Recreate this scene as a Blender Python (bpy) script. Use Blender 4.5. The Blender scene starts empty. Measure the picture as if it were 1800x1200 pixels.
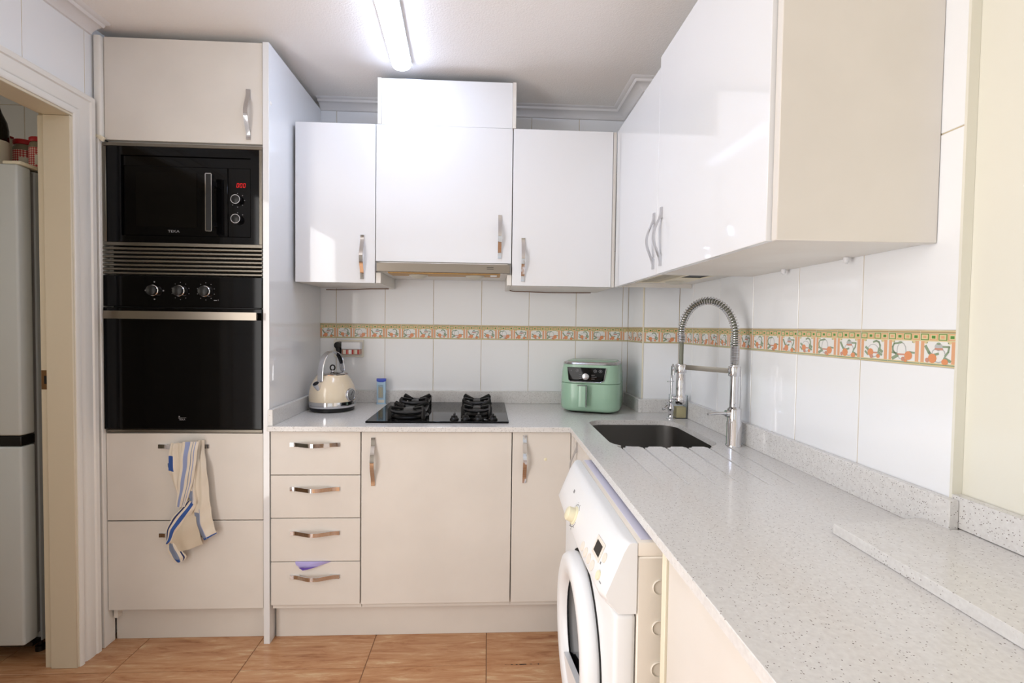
import bpy, bmesh, math, random
from mathutils import Vector, Matrix
random.seed(7)
S = bpy.context.scene
COL = S.collection
PI = math.pi

# ------------------------------------------------------------------ camera, world, light, exposure
def make_camera():
    f, yaw, pitch, roll = 860.65, .0496, .0305, .0134
    fw = Vector((math.sin(yaw)*math.cos(pitch), math.cos(yaw)*math.cos(pitch), -math.sin(pitch)))
    rt = Vector((math.cos(yaw), -math.sin(yaw), 0)); up = rt.cross(fw)
    r2 = rt*math.cos(roll) + up*math.sin(roll); u2 = -rt*math.sin(roll) + up*math.cos(roll)
    cam = bpy.data.cameras.new('camera'); o = bpy.data.objects.new('camera', cam); COL.objects.link(o)
    cam.sensor_width = 36; cam.lens = 36*f/1800; cam.clip_start = .01
    m = Matrix.Identity(4)
    for i in range(3):
        m[i][0] = r2[i]; m[i][1] = u2[i]; m[i][2] = -fw[i]
    m.translation = (.497, -2.5651, 1.2864)
    o.matrix_world = m
    S.camera = o
make_camera()
w = bpy.data.worlds.new('sky'); S.world = w; w.use_nodes = True
nt = w.node_tree; bg = nt.nodes['Background']
sky = nt.nodes.new('ShaderNodeTexSky'); sky.sky_type = 'HOSEK_WILKIE'; sky.turbidity = 4
sky.sun_direction = (-.4, -.5, .75)
nt.links.new(sky.outputs[0], bg.inputs[0]); bg.inputs[1].default_value = 1.0
def area(name, loc, rot, sx, sy, power, col):
    l = bpy.data.lights.new(name, 'AREA'); l.shape = 'RECTANGLE'; l.size = sx; l.size_y = sy
    l.energy = power; l.color = col
    o = bpy.data.objects.new(name, l); COL.objects.link(o); o.location = loc; o.rotation_euler = rot
    return o
# daylight entering by the balcony window behind the camera, and by the window of the left wall near it
area('daylight_balcony', (.15, -4.22, 1.15), (PI/2, 0, 0), 1.6, 2.2, 7.0, (1, .96, .91))
area('daylight_side', (-1.0, -2.45, 1.1), (0, -PI/2, 0), 2.0, 1.2, 35, (1, .98, .96))
area('utility_fill', (-2.58, -1.6, 1.5), (0, -PI/2, 0), 1.2, .9, 5, (1, .93, .8))  # added fill light for the utility room, no known source there
S.view_settings.view_transform = 'Standard'
S.view_settings.look = 'None'
S.view_settings.exposure = 0.17
S.view_settings.gamma = 1
S.view_settings.use_curve_mapping = False

# ------------------------------------------------------------------ materials
def lin(c):
    return tuple((v/255/12.92) if v/255 <= .04045 else ((v/255+.055)/1.055)**2.4 for v in c) + (1,)
def mat(name, col, rough=.5, metal=0., spec=.5, coat=0., emit=None, es=0., trans=0., ior=1.45, alpha=1.):
    m = bpy.data.materials.new(name); m.use_nodes = True
    b = m.node_tree.nodes['Principled BSDF']
    b.inputs['Base Color'].default_value = lin(col) if max(col) > 1 else tuple(col)+(1,)
    b.inputs['Roughness'].default_value = rough; b.inputs['Metallic'].default_value = metal
    b.inputs['Specular IOR Level'].default_value = spec
    b.inputs['Coat Weight'].default_value = coat; b.inputs['Coat Roughness'].default_value = .04
    b.inputs['IOR'].default_value = ior
    b.inputs['Transmission Weight'].default_value = trans
    b.inputs['Alpha'].default_value = alpha
    if emit:
        b.inputs['Emission Color'].default_value = lin(emit); b.inputs['Emission Strength'].default_value = es
    return m
def nodes(m): return m.node_tree, m.node_tree.nodes['Principled BSDF']
def N(nt, t, **k):
    n = nt.nodes.new(t)
    for a, v in k.items():
        if a in n.inputs: n.inputs[a].default_value = v
        else: setattr(n, a, v)
    return n
def objco(nt, scale=(1,1,1)):
    g = N(nt, 'ShaderNodeNewGeometry'); mp = N(nt, 'ShaderNodeMapping'); mp.inputs['Scale'].default_value = scale
    nt.links.new(g.outputs['Position'], mp.inputs['Vector']); return mp.outputs[0]
def ramp(nt, src, stops):
    r = N(nt, 'ShaderNodeValToRGB'); e = r.color_ramp.elements
    while len(e) < len(stops): e.new(.5)
    for i, (p, c) in enumerate(stops):
        e[i].position = p; e[i].color = lin(c) if max(c) > 1 else tuple(c)+(1,)
    nt.links.new(src, r.inputs[0]); return r.outputs[0]
def addbump(m, scale, strength, dist=.002, detail=3, sc=(1,1,1)):
    nt, b = nodes(m)
    n = N(nt, 'ShaderNodeTexNoise', Scale=scale, Detail=detail); nt.links.new(objco(nt, sc), n.inputs['Vector'])
    bp = N(nt, 'ShaderNodeBump', Strength=strength, Distance=dist)
    nt.links.new(n.outputs[0], bp.inputs['Height']); nt.links.new(bp.outputs[0], b.inputs['Normal'])
def addtint(m, c1, c2, scale, sc=(1,1,1), lo=.35, hi=.65, detail=3):
    nt, b = nodes(m)
    n = N(nt, 'ShaderNodeTexNoise', Scale=scale, Detail=detail); nt.links.new(objco(nt, sc), n.inputs['Vector'])
    nt.links.new(ramp(nt, n.outputs[0], [(lo, c1), (hi, c2)]), b.inputs['Base Color'])
M = {}
M['gloss'] = mat('gloss_white_front', (231,232,234), .055, spec=.5, coat=.3)
addbump(M['gloss'], 3.0, .08, .004, 1)
M['satin'] = mat('cream_front', (224,219,212), .28, spec=.4)
addtint(M['satin'], (222,217,210), (227,222,215), 5)
M['carcass'] = mat('white_melamine', (228,224,218), .4)
addtint(M['carcass'], (226,221,214), (232,229,223), 6)
M['creamedge'] = mat('cream_edging', (238,230,208), .4)
M['ceil'] = mat('stippled_ceiling_paint', (248,245,242), .9, spec=.2)
addbump(M['ceil'], 170, .55, .003, 4)
M['tile'] = mat('white_glazed_tile', (243,245,248), .08, spec=.5)
addbump(M['tile'], 6, .06, .004, 1)
M['grout'] = mat('cream_grout', (205,192,168), .9, spec=.1)
addtint(M['grout'], (192,176,148), (216,206,186), 14)
M['paint'] = mat('cream_wall_paint', (230,228,216), .7, spec=.25)
addbump(M['paint'], 90, .12, .001)
M['plaster'] = mat('white_plaster', (232,230,230), .75, spec=.25)
addbump(M['plaster'], 60, .08, .001)
M['woodpaint'] = mat('white_gloss_paint', (236,234,229), .32)
addbump(M['woodpaint'], 25, .12, .001, 2, (1,1,.1))
M['jamb'] = mat('cream_gloss_paint', (222,212,190), .4)
addbump(M['jamb'], 25, .1, .001, 2, (1,1,.1))
M['chrome'] = mat('polished_chrome', (205,205,208), .06, 1)
addbump(M['chrome'], 40, .12, .002, 1)
M['bchrome'] = mat('plain_chrome', (215,215,218), .09, 1)
M['steel'] = mat('brushed_steel', (150,141,130), .3, 1)
addbump(M['steel'], 60, .15, .0005, 3, (1,1,30))
M['bronze'] = mat('brushed_grey_steel', (128,122,112), .36, 1)
addbump(M['bronze'], 60, .12, .0005, 3, (.2,1,30))
M['sinksteel'] = mat('satin_sink_steel', (150,148,146), .3, 1)
addbump(M['sinksteel'], 90, .08, .0005)
M['blackglass'] = mat('black_glass', (9,9,10), .06, spec=.22)
M['black'] = mat('black_plastic', (16,16,17), .35)
M['iron'] = mat('black_enamel_iron', (13,13,14), .42)
addbump(M['iron'], 300, .25, .0006)
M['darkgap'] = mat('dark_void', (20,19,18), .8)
M['navy'] = mat('navy_void_shade', (18,28,42), .5)  # shade of the open extractor void, painted on a flat backing
M['greyprint'] = mat('grey_print', (130,130,132), .6)
M['whiteprint'] = mat('white_print', (215,215,215), .6)
M['led'] = mat('red_led', (60,0,0), .5, emit=(255,20,20), es=1.3)
M['window'] = mat('dark_oven_window', (15,14,13), .10, spec=.2)
M['lamp'] = mat('lamp_diffuser', (255,255,255), .4, emit=(208,224,255), es=19.5)
M['lampbody'] = mat('lamp_housing', (235,236,240), .4)
M['mint'] = mat('mint_green_plastic', (158,192,168), .25, coat=.3)
M['mintdark'] = mat('mint_shadow_gap', (88,118,98), .5)
M['cream'] = mat('cream_enamel', (228,212,186), .16, coat=.5)
M['silver'] = mat('silver_plastic', (178,178,180), .25, .8)
M['washer'] = mat('washer_white', (238,240,242), .28)
M['washerwarmlit'] = mat('washer_white_warm_lit', (234,227,216), .35)  # beige puts the warm light on camera-facing sides into the white enamel
M['lilac'] = mat('lilac_worktop_film', (222,221,238), .35)
M['ivory'] = mat('ivory_plastic', (236,230,200), .35)
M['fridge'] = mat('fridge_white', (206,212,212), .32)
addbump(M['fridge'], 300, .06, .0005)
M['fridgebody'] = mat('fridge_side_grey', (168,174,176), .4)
M['glass'] = mat('clear_glass', (235,245,240), .03, trans=1)
M['jam'] = mat('jar_contents', (128,120,100), .3)
M['bottle'] = mat('dark_bottle_glass', (14,13,14), .08)
M['red'] = mat('red_print', (178,32,38), .5)
M['paper'] = mat('white_paper', (222,217,204), .7)
M['brass'] = mat('dull_brass', (125,92,58), .4, .8)
M['cable'] = mat('brown_cable', (110,72,48), .5)
M['blue'] = mat('blue_plastic', (62,84,190), .35)
M['lightblue'] = mat('pale_blue_print', (176,206,228), .4)
M['clearplas'] = mat('clear_plastic', (240,244,246), .05, trans=.95, ior=1.2)
M['sponge'] = mat('yellow_sponge', (232,212,152), .8)
M['amber'] = mat('amber_filter', (190,150,90), .45, .3)
M['lens'] = mat('frosted_lens', (205,202,190), .3)
M['purple'] = mat('lilac_cloth', (176,168,220), .8)
M['purpledark'] = mat('violet_cloth', (110,88,190), .8)
M['hose'] = mat('grey_rubber_hose', (120,122,108), .5)
M['t_cream'] = mat('towel_cream', (222,212,196), .95, spec=.1)
M['t_back'] = mat('towel_beige', (206,193,173), .95, spec=.1)
M['t_lblue'] = mat('towel_pale_blue', (146,158,196), .95, spec=.1)
M['t_blue'] = mat('towel_blue', (62,92,158), .95, spec=.1)
M['t_grey'] = mat('towel_grey_blue', (130,140,162), .95, spec=.1)
M['t_dark'] = mat('towel_navy', (56,64,104), .95, spec=.1)
for k in ('t_cream','t_back','t_lblue','t_blue','t_grey','t_dark'): addbump(M[k], 500, .5, .0008)
M['p_orange'] = mat('print_orange', (226,172,134), .15)
M['p_fruit'] = mat('print_fruit', (226,152,108), .15)
M['p_green'] = mat('print_green', (92,146,74), .15)
M['p_sage'] = mat('print_sage', (146,164,138), .15)
M['p_cream'] = mat('print_cream', (222,206,160), .15)
M['p_brown'] = mat('print_brown', (164,128,92), .15)
M['p_white'] = mat('print_white', (236,236,234), .1)
M['p_grey'] = mat('print_grey', (188,190,190), .15)
M['p_pink'] = mat('print_pink', (205,150,130), .15)
M['socket'] = mat('socket_ivory', (240,236,224), .35)
M['pvc'] = mat('white_window_frame', (235,235,235), .4)
def quartz():
    m = mat('speckled_quartz', (196,192,188), .14, spec=.5); nt, b = nodes(m)
    pos = objco(nt)
    v = N(nt, 'ShaderNodeTexVoronoi', Scale=320.); nt.links.new(pos, v.inputs['Vector'])
    sep = N(nt, 'ShaderNodeSeparateColor'); nt.links.new(v.outputs['Color'], sep.inputs[0])
    lt = N(nt, 'ShaderNodeMath', operation='LESS_THAN'); lt.inputs[1].default_value = .16
    nt.links.new(sep.outputs[0], lt.inputs[0])
    d = N(nt, 'ShaderNodeMath', operation='LESS_THAN'); d.inputs[1].default_value = .34
    nt.links.new(v.outputs['Distance'], d.inputs[0])
    mul = N(nt, 'ShaderNodeMath', operation='MULTIPLY'); nt.links.new(lt.outputs[0], mul.inputs[0]); nt.links.new(d.outputs[0], mul.inputs[1])
    spk = ramp(nt, sep.outputs[1], [(0, (112,106,102)), (.5, (158,150,145)), (1, (236,236,238))])
    n = N(nt, 'ShaderNodeTexNoise', Scale=120., Detail=4.); nt.links.new(pos, n.inputs['Vector'])
    base = ramp(nt, n.outputs[0], [(.3, (214,212,210)), (.7, (226,225,223))])
    mx = N(nt, 'ShaderNodeMix', data_type='RGBA')
    nt.links.new(mul.outputs[0], mx.inputs['Factor']); nt.links.new(base, mx.inputs[6]); nt.links.new(spk, mx.inputs[7])
    nt.links.new(mx.outputs[2], b.inputs['Base Color'])
    return m
M['quartz'] = quartz()
def floormat():
    m = mat('terracotta_stone_tile', (190,135,95), .26, spec=.45); nt, b = nodes(m)
    oi = N(nt, 'ShaderNodeObjectInfo')
    g = N(nt, 'ShaderNodeNewGeometry')
    off = N(nt, 'ShaderNodeVectorMath', operation='SCALE'); off.inputs['Scale'].default_value = 7.
    cmb = N(nt, 'ShaderNodeCombineXYZ')
    for i in range(3): nt.links.new(oi.outputs['Random'], cmb.inputs[i])
    nt.links.new(cmb.outputs[0], off.inputs[0])
    add = N(nt, 'ShaderNodeVectorMath', operation='ADD'); nt.links.new(g.outputs['Position'], add.inputs[0]); nt.links.new(off.outputs[0], add.inputs[1])
    mp = N(nt, 'ShaderNodeMapping'); mp.inputs['Scale'].default_value = (2.2, 15, 1); nt.links.new(add.outputs[0], mp.inputs[0])
    n = N(nt, 'ShaderNodeTexNoise', Scale=2.4, Detail=9., Roughness=.68, Distortion=.5); nt.links.new(mp.outputs[0], n.inputs['Vector'])
    c = ramp(nt, n.outputs[0], [(.28, (150,98,66)), (.44, (186,136,97)), (.58, (200,155,116)), (.72, (222,196,158))])
    nt.links.new(c, b.inputs['Base Color'])
    bp = N(nt, 'ShaderNodeBump', Strength=.12, Distance=.002); nt.links.new(n.outputs[0], bp.inputs['Height']); nt.links.new(bp.outputs[0], b.inputs['Normal'])
    return m
M['floor'] = floormat()
M['floorgrout'] = mat('floor_grout', (150,118,92), .9)
M['gingham'] = mat('red_gingham_label', (200,60,60), .5)
def gingham():
    nt, b = nodes(M['gingham'])
    g = N(nt, 'ShaderNodeNewGeometry'); sp = N(nt, 'ShaderNodeSeparateXYZ'); nt.links.new(g.outputs['Position'], sp.inputs[0])
    outs = []
    for i in (0, 2):
        mu = N(nt, 'ShaderNodeMath', operation='MULTIPLY'); mu.inputs[1].default_value = 2*PI/.0085; nt.links.new(sp.outputs[i], mu.inputs[0])
        si = N(nt, 'ShaderNodeMath', operation='SINE'); nt.links.new(mu.outputs[0], si.inputs[0])
        gt = N(nt, 'ShaderNodeMath', operation='GREATER_THAN'); gt.inputs[1].default_value = 0; nt.links.new(si.outputs[0], gt.inputs[0]); outs.append(gt)
    ad = N(nt, 'ShaderNodeMath', operation='ADD'); nt.links.new(outs[0].outputs[0], ad.inputs[0]); nt.links.new(outs[1].outputs[0], ad.inputs[1])
    hv = N(nt, 'ShaderNodeMath', operation='MULTIPLY'); hv.inputs[1].default_value = .5; nt.links.new(ad.outputs[0], hv.inputs[0])
    nt.links.new(ramp(nt, hv.outputs[0], [(0, (225,216,204)), (.5, (206,110,104)), (1, (172,34,40))]), b.inputs['Base Color'])
gingham()

# ------------------------------------------------------------------ mesh helpers
class MB:
    def __init__(s): s.v = []; s.f = []; s.m = []; s.sm = []
    def add(s, vs, fs, mi=0, smooth=False):
        o = len(s.v); s.v += [tuple(v) for v in vs]
        for f in fs: s.f.append(tuple(i+o for i in f)); s.m.append(mi); s.sm.append(smooth)
        return s
    def addbm(s, bm, mi=0, smooth=False):
        bm.verts.index_update()
        s.add([v.co for v in bm.verts], [[v.index for v in f.verts] for f in bm.faces], mi, smooth); bm.free(); return s
    def box(s, x0, x1, y0, y1, z0, z1, bev=0., seg=1, mi=0):
        if x0 > x1: x0, x1 = x1, x0
        if y0 > y1: y0, y1 = y1, y0
        if z0 > z1: z0, z1 = z1, z0
        bm = bmesh.new()
        bmesh.ops.create_cube(bm, size=1)
        for v in bm.verts:
            v.co = Vector(((x0+x1)/2+v.co.x*(x1-x0), (y0+y1)/2+v.co.y*(y1-y0), (z0+z1)/2+v.co.z*(z1-z0)))
        if bev: bmesh.ops.bevel(bm, geom=list(bm.edges), offset=bev, segments=seg, affect='EDGES', profile=.5)
        return s.addbm(bm, mi, bev > 0 and seg > 1)
    def prism(s, pts, axis, a0, a1, bev=0., mi=0, smooth=False, seg=2):
        # pts in the two other axes (order x,y,z without axis)
        bm = bmesh.new()
        def P(p, a):
            c = list(p); c.insert('xyz'.index(axis), a); return Vector(c)
        n = len(pts)
        A = [bm.verts.new(P(p, a0)) for p in pts]; B = [bm.verts.new(P(p, a1)) for p in pts]
        fa = bm.faces.new(A); fb = bm.faces.new(B[::-1])
        for i in range(n): bm.faces.new((A[i], B[i], B[(i+1) % n], A[(i+1) % n]))
        bmesh.ops.recalc_face_normals(bm, faces=bm.faces)
        if bev:
            es = [e for e in bm.edges if (e.verts[0] in A) == (e.verts[1] in A)]
            bmesh.ops.bevel(bm, geom=es, offset=bev, segments=seg, affect='EDGES', profile=.5)
        return s.addbm(bm, mi, smooth)
    def lathe(s, prof, c=(0,0,0), n=48, axis='z', mi=0, smooth=True, cap=True):
        vs = []; fs = []
        for (r, h) in prof:
            for i in range(n):
                a = 2*PI*i/n; p = (r*math.cos(a), r*math.sin(a), h)
                if axis == 'x': p = (h, r*math.cos(a), r*math.sin(a))
                if axis == 'y': p = (r*math.cos(a), h, r*math.sin(a))
                vs.append((p[0]+c[0], p[1]+c[1], p[2]+c[2]))
        k = len(prof)
        for j in range(k-1):
            for i in range(n):
                a, b = j*n+i, j*n+(i+1) % n
                fs.append((a, b, b+n, a+n) if axis != 'y' else (a, a+n, b+n, b))
        if cap:
            f0 = tuple(range(n)); f1 = tuple(range((k-1)*n, k*n))
            fs += [f0[::-1], f1] if axis != 'y' else [f0, f1[::-1]]
        return s.add(vs, fs, mi, smooth)
    def tube(s, path, r, n=10, mi=0, cap=True, closed=False):
        path = [Vector(p) for p in path]; k = len(path)
        rs = r if isinstance(r, (list, tuple)) else [r]*k
        vs = []; fs = []; up = None
        for i, p in enumerate(path):
            if closed: d = path[(i+1) % k]-path[i-1]
            else: d = path[min(i+1, k-1)]-path[max(i-1, 0)]
            d.normalize()
            if up is None:
                up = Vector((0,0,1)) if abs(d.z) < .9 else Vector((1,0,0))
            a = d.cross(up); a.normalize(); b = a.cross(d); up = b.copy()
            for j in range(n):
                t = 2*PI*j/n; vs.append(p+(a*math.cos(t)+b*math.sin(t))*rs[i])
        for i in range(k if closed else k-1):
            for j in range(n):
                fs.append((i*n+j, i*n+(j+1) % n, ((i+1) % k)*n+(j+1) % n, ((i+1) % k)*n+j))
        if cap and not closed: fs += [tuple(range(n))[::-1], tuple(range((k-1)*n, k*n))]
        return s.add(vs, fs, mi, True)
    def xf(s, m):
        s.v = [tuple(m @ Vector(v)) for v in s.v]; return s
def origin_of(o):
    p = Vector((0,0,0))
    while o is not None: p += o.location; o = o.parent
    return p
def obj(name, mb, mats, parent=None, label=None, cat=None, group=None, kind=None, loc=None, local=False, rot=None):
    """links mb as ONE mesh object. coordinates in mb are world (local=False) or in the parent's own frame."""
    if not isinstance(mats, (list, tuple)): mats = [mats]
    vs = mb.v
    xs = [v[0] for v in vs]; ys = [v[1] for v in vs]; zs = [v[2] for v in vs]
    c = Vector(((min(xs)+max(xs))/2, (min(ys)+max(ys))/2, min(zs)))
    me = bpy.data.meshes.new(name); me.from_pydata([(v[0]-c.x, v[1]-c.y, v[2]-c.z) for v in vs], [], mb.f)
    for m in mats: me.materials.append(M[m] if isinstance(m, str) else m)
    me.polygons.foreach_set('material_index', mb.m); me.polygons.foreach_set('use_smooth', mb.sm)
    bm = bmesh.new(); bm.from_mesh(me); bmesh.ops.recalc_face_normals(bm, faces=bm.faces); bm.to_mesh(me); bm.free()
    me.update()
    try: me.set_sharp_from_angle(angle=math.radians(42))
    except Exception: pass
    o = bpy.data.objects.new(name, me); COL.objects.link(o)
    if parent is not None:
        o.parent = parent
        o.location = c if local else c-origin_of(parent)
    else: o.location = c
    tag(o, label, cat, group, kind)
    return o
def tag(o, label=None, cat=None, group=None, kind=None):
    if label: o['label'] = label
    if cat: o['category'] = cat
    if group: o['group'] = group
    if kind: o['kind'] = kind
def thing(name, label, cat, loc, rotz=0., group=None):
    o = bpy.data.objects.new(name, None); COL.objects.link(o); o.empty_display_size = .05
    o.location = loc; o.rotation_euler = (0, 0, rotz); tag(o, label, cat, group); return o
def struct(name, mb, mats, parent=None, **k):
    return obj(name, mb, mats, parent, kind='structure' if parent is None else None, **k)
def arc(cx, cy, r, a0, a1, n):
    return [(cx+r*math.cos(a0+(a1-a0)*i/n), cy+r*math.sin(a0+(a1-a0)*i/n)) for i in range(n+1)]
def rrect(x0, x1, y0, y1, r, n=6):
    return arc(x1-r, y1-r, r, 0, PI/2, n)+arc(x0+r, y1-r, r, PI/2, PI, n)+arc(x0+r, y0+r, r, PI, 1.5*PI, n)+arc(x1-r, y0+r, r, 1.5*PI, 2*PI, n)

FONT = {'0':'111101101101111','1':'010110010010111','2':'111001111100111','3':'111001111001111','4':'101101111001001','5':'111100111001111',
 'A':'010101111101101','B':'110101110101110','C':'111100100100111','D':'110101101101110','E':'111100110100111','F':'111100110100100',
 'G':'111100101101111','H':'101101111101101','I':'111010010010111','K':'101101110101101','L':'100100100100111','M':'101111111101101','N':'101111111111101',
 'O':'111101101101111','P':'111101111100100','R':'110101110101101','S':'111100111001111','T':'111010010010010','U':'101101101101111','V':'101101101101010','Y':'101101010010010','Z':'111001010100111',' ':'0'*15}
def text_curve(txt, size, extr=.0002):
    """lettering as a mesh in the x-z plane facing -y, left-bottom at the origin"""
    cu = bpy.data.curves.new('txt', 'FONT'); cu.body = txt; cu.size = size; cu.extrude = extr; cu.resolution_u = 2
    o = bpy.data.objects.new('txt', cu); COL.objects.link(o)
    dg = bpy.context.evaluated_depsgraph_get(); me = bpy.data.meshes.new_from_object(o.evaluated_get(dg))
    vs = [(v.co.x, -v.co.z, v.co.y) for v in me.vertices]; fs = [tuple(p.vertices) for p in me.polygons]
    bpy.data.objects.remove(o); bpy.data.curves.remove(cu); bpy.data.meshes.remove(me)
    mb = MB(); mb.add(vs, fs); return mb

# ------------------------------------------------------------------ room constants
ZC = 2.408                    # ceiling
XL, XR = -1.02, 1.417         # tiled faces of left and right wall
YB = 0.0                      # tiled face of back wall
YF = -4.25
TW = .2489
ZJ = [.8165, 1.2165, 1.2901, 1.6901, 2.0901, 2.4075]
G = .0013

# ---- tiled surfaces
_tile_cache = {}
def tile_mesh(w, h, kindm='tile'):
    k = (round(w, 4), round(h, 4))
    if k in _tile_cache: return _tile_cache[k]
    mb = MB(); g = G
    mb.box(g, w-g, 0, .006, g, h-g, .0012, 1)
    me = bpy.data.meshes.new('tile'); me.from_pydata(mb.v, [], mb.f); me.materials.append(M['tile']); me.update()
    _tile_cache[k] = me; return me
_border_cache = {}
def motif(mb, u0, w, h, k, umax):
    """one printed picture of the border tile: flat print on the glaze"""
    def q(a, b, c, d, mi, lay):
        x0, x1 = max(u0+a*w, 0), min(u0+b*w, umax)
        if x1-x0 < .0008: return
        y = -.00012*lay
        mb.add([(x0, y, c*h), (x1, y, c*h), (x1, y, d*h), (x0, y, d*h)], [(0, 1, 2, 3)], mi)
    def el(cx, cz, rx, rz, mi, lay, a0=0, a1=2*PI):
        if u0+(cx+rx)*w > umax: return
        n = 12; y = -.00012*lay
        pts = [(u0+(cx+rx*math.cos(a0+(a1-a0)*i/n))*w, y, (cz)*h+rz*w*math.sin(a0+(a1-a0)*i/n)) for i in range(n)]
        mb.add(pts, [tuple(range(n))], mi)
    def st(pts, t, mi, lay):
        y = -.00012*lay
        P = [Vector((u0+a*w, b*h)) for a, b in pts]
        if max(p.x for p in P)+t*w > umax: return
        for i in range(len(P)-1):
            d = (P[i+1]-P[i]).normalized()*t*w*.3; nrm = Vector((-d.y, d.x)).normalized()*t*w*.5
            c = [P[i]-d+nrm, P[i]-d-nrm, P[i+1]+d-nrm, P[i+1]+d+nrm]
            mb.add([(p.x, y, p.y) for p in c], [(0, 1, 2, 3)], mi)
    # mats: 0 white glaze 1 orange 2 fruit 3 green 4 sage 5 cream 6 brown 7 grey 8 pink
    q(0, 1, .0, 1, 5, 1); q(0, 1, .03, .06, 4, 2); q(0, 1, .955, .975, 6, 2); q(0, 1, .93, .945, 4, 2)
    q(.0, 1, .09, .70, 0, 2)
    q(.02, .12, .09, .70, 1, 3); q(.86, .97, .09, .70, 1, 3)
    for i in range(4):
        a = .0+i*.25
        if i % 2 == 0:
            q(a+.01, a+.24, .735, .915, 3, 3); q(a+.035, a+.215, .755, .895, 5, 4); q(a+.08, a+.17, .79, .86, 1, 5)
        else:
            q(a+.01, a+.24, .735, .915, 1, 3); q(a+.04, a+.21, .76, .89, 5, 4); q(a+.075, a+.175, .785, .865, 3, 5)
    el(.17, .68, .055, .045, 5, 3); el(.81, .68, .055, .045, 5, 3); el(.2, .66, .018, .018, 4, 4); el(.78, .66, .018, .018, 4, 4)
    if k == 0:      # kettle with a high handle, oranges
        el(.47, .33, .22, .2, 7, 3); el(.47, .34, .19, .17, 0, 4); q(.33, .63, .25, .3, 8, 5)
        st([(.48, .62), (.58, .66), (.68, .62), (.72, .52), (.72, .4), (.66, .32)], .055, 4, 5)
        st([(.2, .44), (.3, .36)], .07, 4, 5); st([(.18, .3), (.28, .2)], .06, 4, 5); st([(.68, .4), (.8, .32)], .08, 4, 6); st([(.66, .3), (.78, .22)], .07, 4, 6)
        el(.38, .28, .11, .11, 2, 7); el(.42, .15, .065, .06, 8, 8); el(.66, .17, .065, .06, 2, 8)
    elif k == 1:    # tall jug
        el(.44, .38, .16, .24, 7, 3); el(.44, .38, .13, .21, 0, 4); q(.3, .58, .25, .3, 8, 5); el(.4, .64, .07, .03, 4, 5)
        st([(.34, .62), (.2, .6), (.15, .5), (.16, .38), (.26, .28)], .05, 4, 5)
        st([(.16, .14), (.32, .24)], .09, 4, 5); st([(.14, .32), (.28, .3)], .05, 4, 5); st([(.7, .36), (.84, .34)], .05, 4, 5)
        el(.66, .25, .12, .12, 2, 7); el(.5, .14, .06, .06, 8, 8); el(.58, .1, .05, .05, 2, 8)
    else:           # coffee pot with spout
        el(.52, .32, .2, .2, 7, 3); el(.52, .32, .17, .17, 0, 4); el(.52, .55, .11, .1, 7, 4); q(.42, .64, .46, .52, 8, 5); el(.52, .64, .06, .03, 4, 5)
        st([(.16, .56), (.26, .38), (.34, .3)], .075, 4, 5); st([(.64, .56), (.8, .56), (.78, .42), (.7, .3)], .05, 4, 5)
        st([(.4, .32), (.52, .36)], .06, 4, 6); st([(.68, .24), (.84, .16)], .07, 4, 5)
        el(.36, .22, .12, .12, 2, 7); el(.22, .16, .06, .06, 8, 8); el(.7, .14, .09, .075, 2, 8)
def border_mesh(w, k0=0):
    k = (round(w, 4), k0)
    if k in _border_cache: return _border_cache[k]
    h = ZJ[2]-ZJ[1]; mb = MB(); mb.box(G, w-G, 0, .006, G, h-G, .0008, 1, mi=0)
    n = 3; mw = TW/3; u = G; i = k0
    while u < w-G-.001:
        motif(mb, u, mw-.0006, h*.985, i % 3, w-G); u += mw; i += 1
    me = bpy.data.meshes.new('border_tile'); me.from_pydata(mb.v, [], mb.f)
    for m in ('p_white','p_orange','p_fruit','p_green','p_sage','p_cream','p_brown','p_grey','p_pink'): me.materials.append(M[m])
    me.polygons.foreach_set('material_index', mb.m); me.update(); _border_cache[k] = me; return me
def tile_wall(parent, o, rz, us, k0=0, zj=ZJ, border=1, zmin=0, zmax=9, skip=None):
    """us: joint positions along the wall from its left end, seen from the room; o: left end on the tiled face"""
    R = Matrix.Rotation(rz, 3, 'Z'); po = origin_of(parent)
    for i in range(len(us)-1):
        for j in range(len(zj)-1):
            if zj[j+1] <= zmin or zj[j] >= zmax: continue
            z0, z1 = max(zj[j], zmin), min(zj[j+1], zmax)
            if skip and skip(us[i], us[i+1], z0, z1): continue
            w = us[i+1]-us[i]
            if j == border: me = border_mesh(w, k0 if i == 0 else 0); nm = 'border_tile'
            else: me = tile_mesh(w, z1-z0); nm = 'tile'
            t = bpy.data.objects.new(nm, me); COL.objects.link(t); t.parent = parent
            t.rotation_euler = (random.uniform(-.0012, .0012), random.uniform(-.0006, .0006), rz+random.uniform(-.0012, .0012))
            t.location = Vector(o)+R @ Vector((us[i], 0, 0))+Vector((0, 0, z0))-po

# back wall
wall_back = struct('wall_back', MB().box(-1.9, 1.56, YB+.0015, .12, 0, ZC+.02), 'grout')
xs = [-.2837+.2489*k for k in range(-1, 7)]
us = [x+.60 for x in [-.5326]+xs[1:]+[1.24]]; us = [us[0]]+us[1:]
tile_wall(wall_back, (-.60, YB, 0), 0, us)
# right wall (tiled), then the painted stretch set back 2 cm
wall_right = struct('wall_right', MB().box(XR+.0015, XR+.12, -1.646, .12, 0, ZC+.02), 'grout')
ys = [-.159-.2483*k for k in range(0, 7)]; ys[-1] = -1.648
tile_wall(wall_right, (XR, 0, 0), -PI/2, [.25]+[-y for y in ys[1:]], k0=2, zmin=.8165)
obj('edge_trim', MB().box(XR-.001, XR+.0195, -1.652, -1.6465, .95, ZC), 'paint', wall_right)
wall_near = struct('wall_right.001', MB().box(XR+.020, XR+.12, YF, -1.6462, 0, ZC+.02), 'paint')
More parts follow.
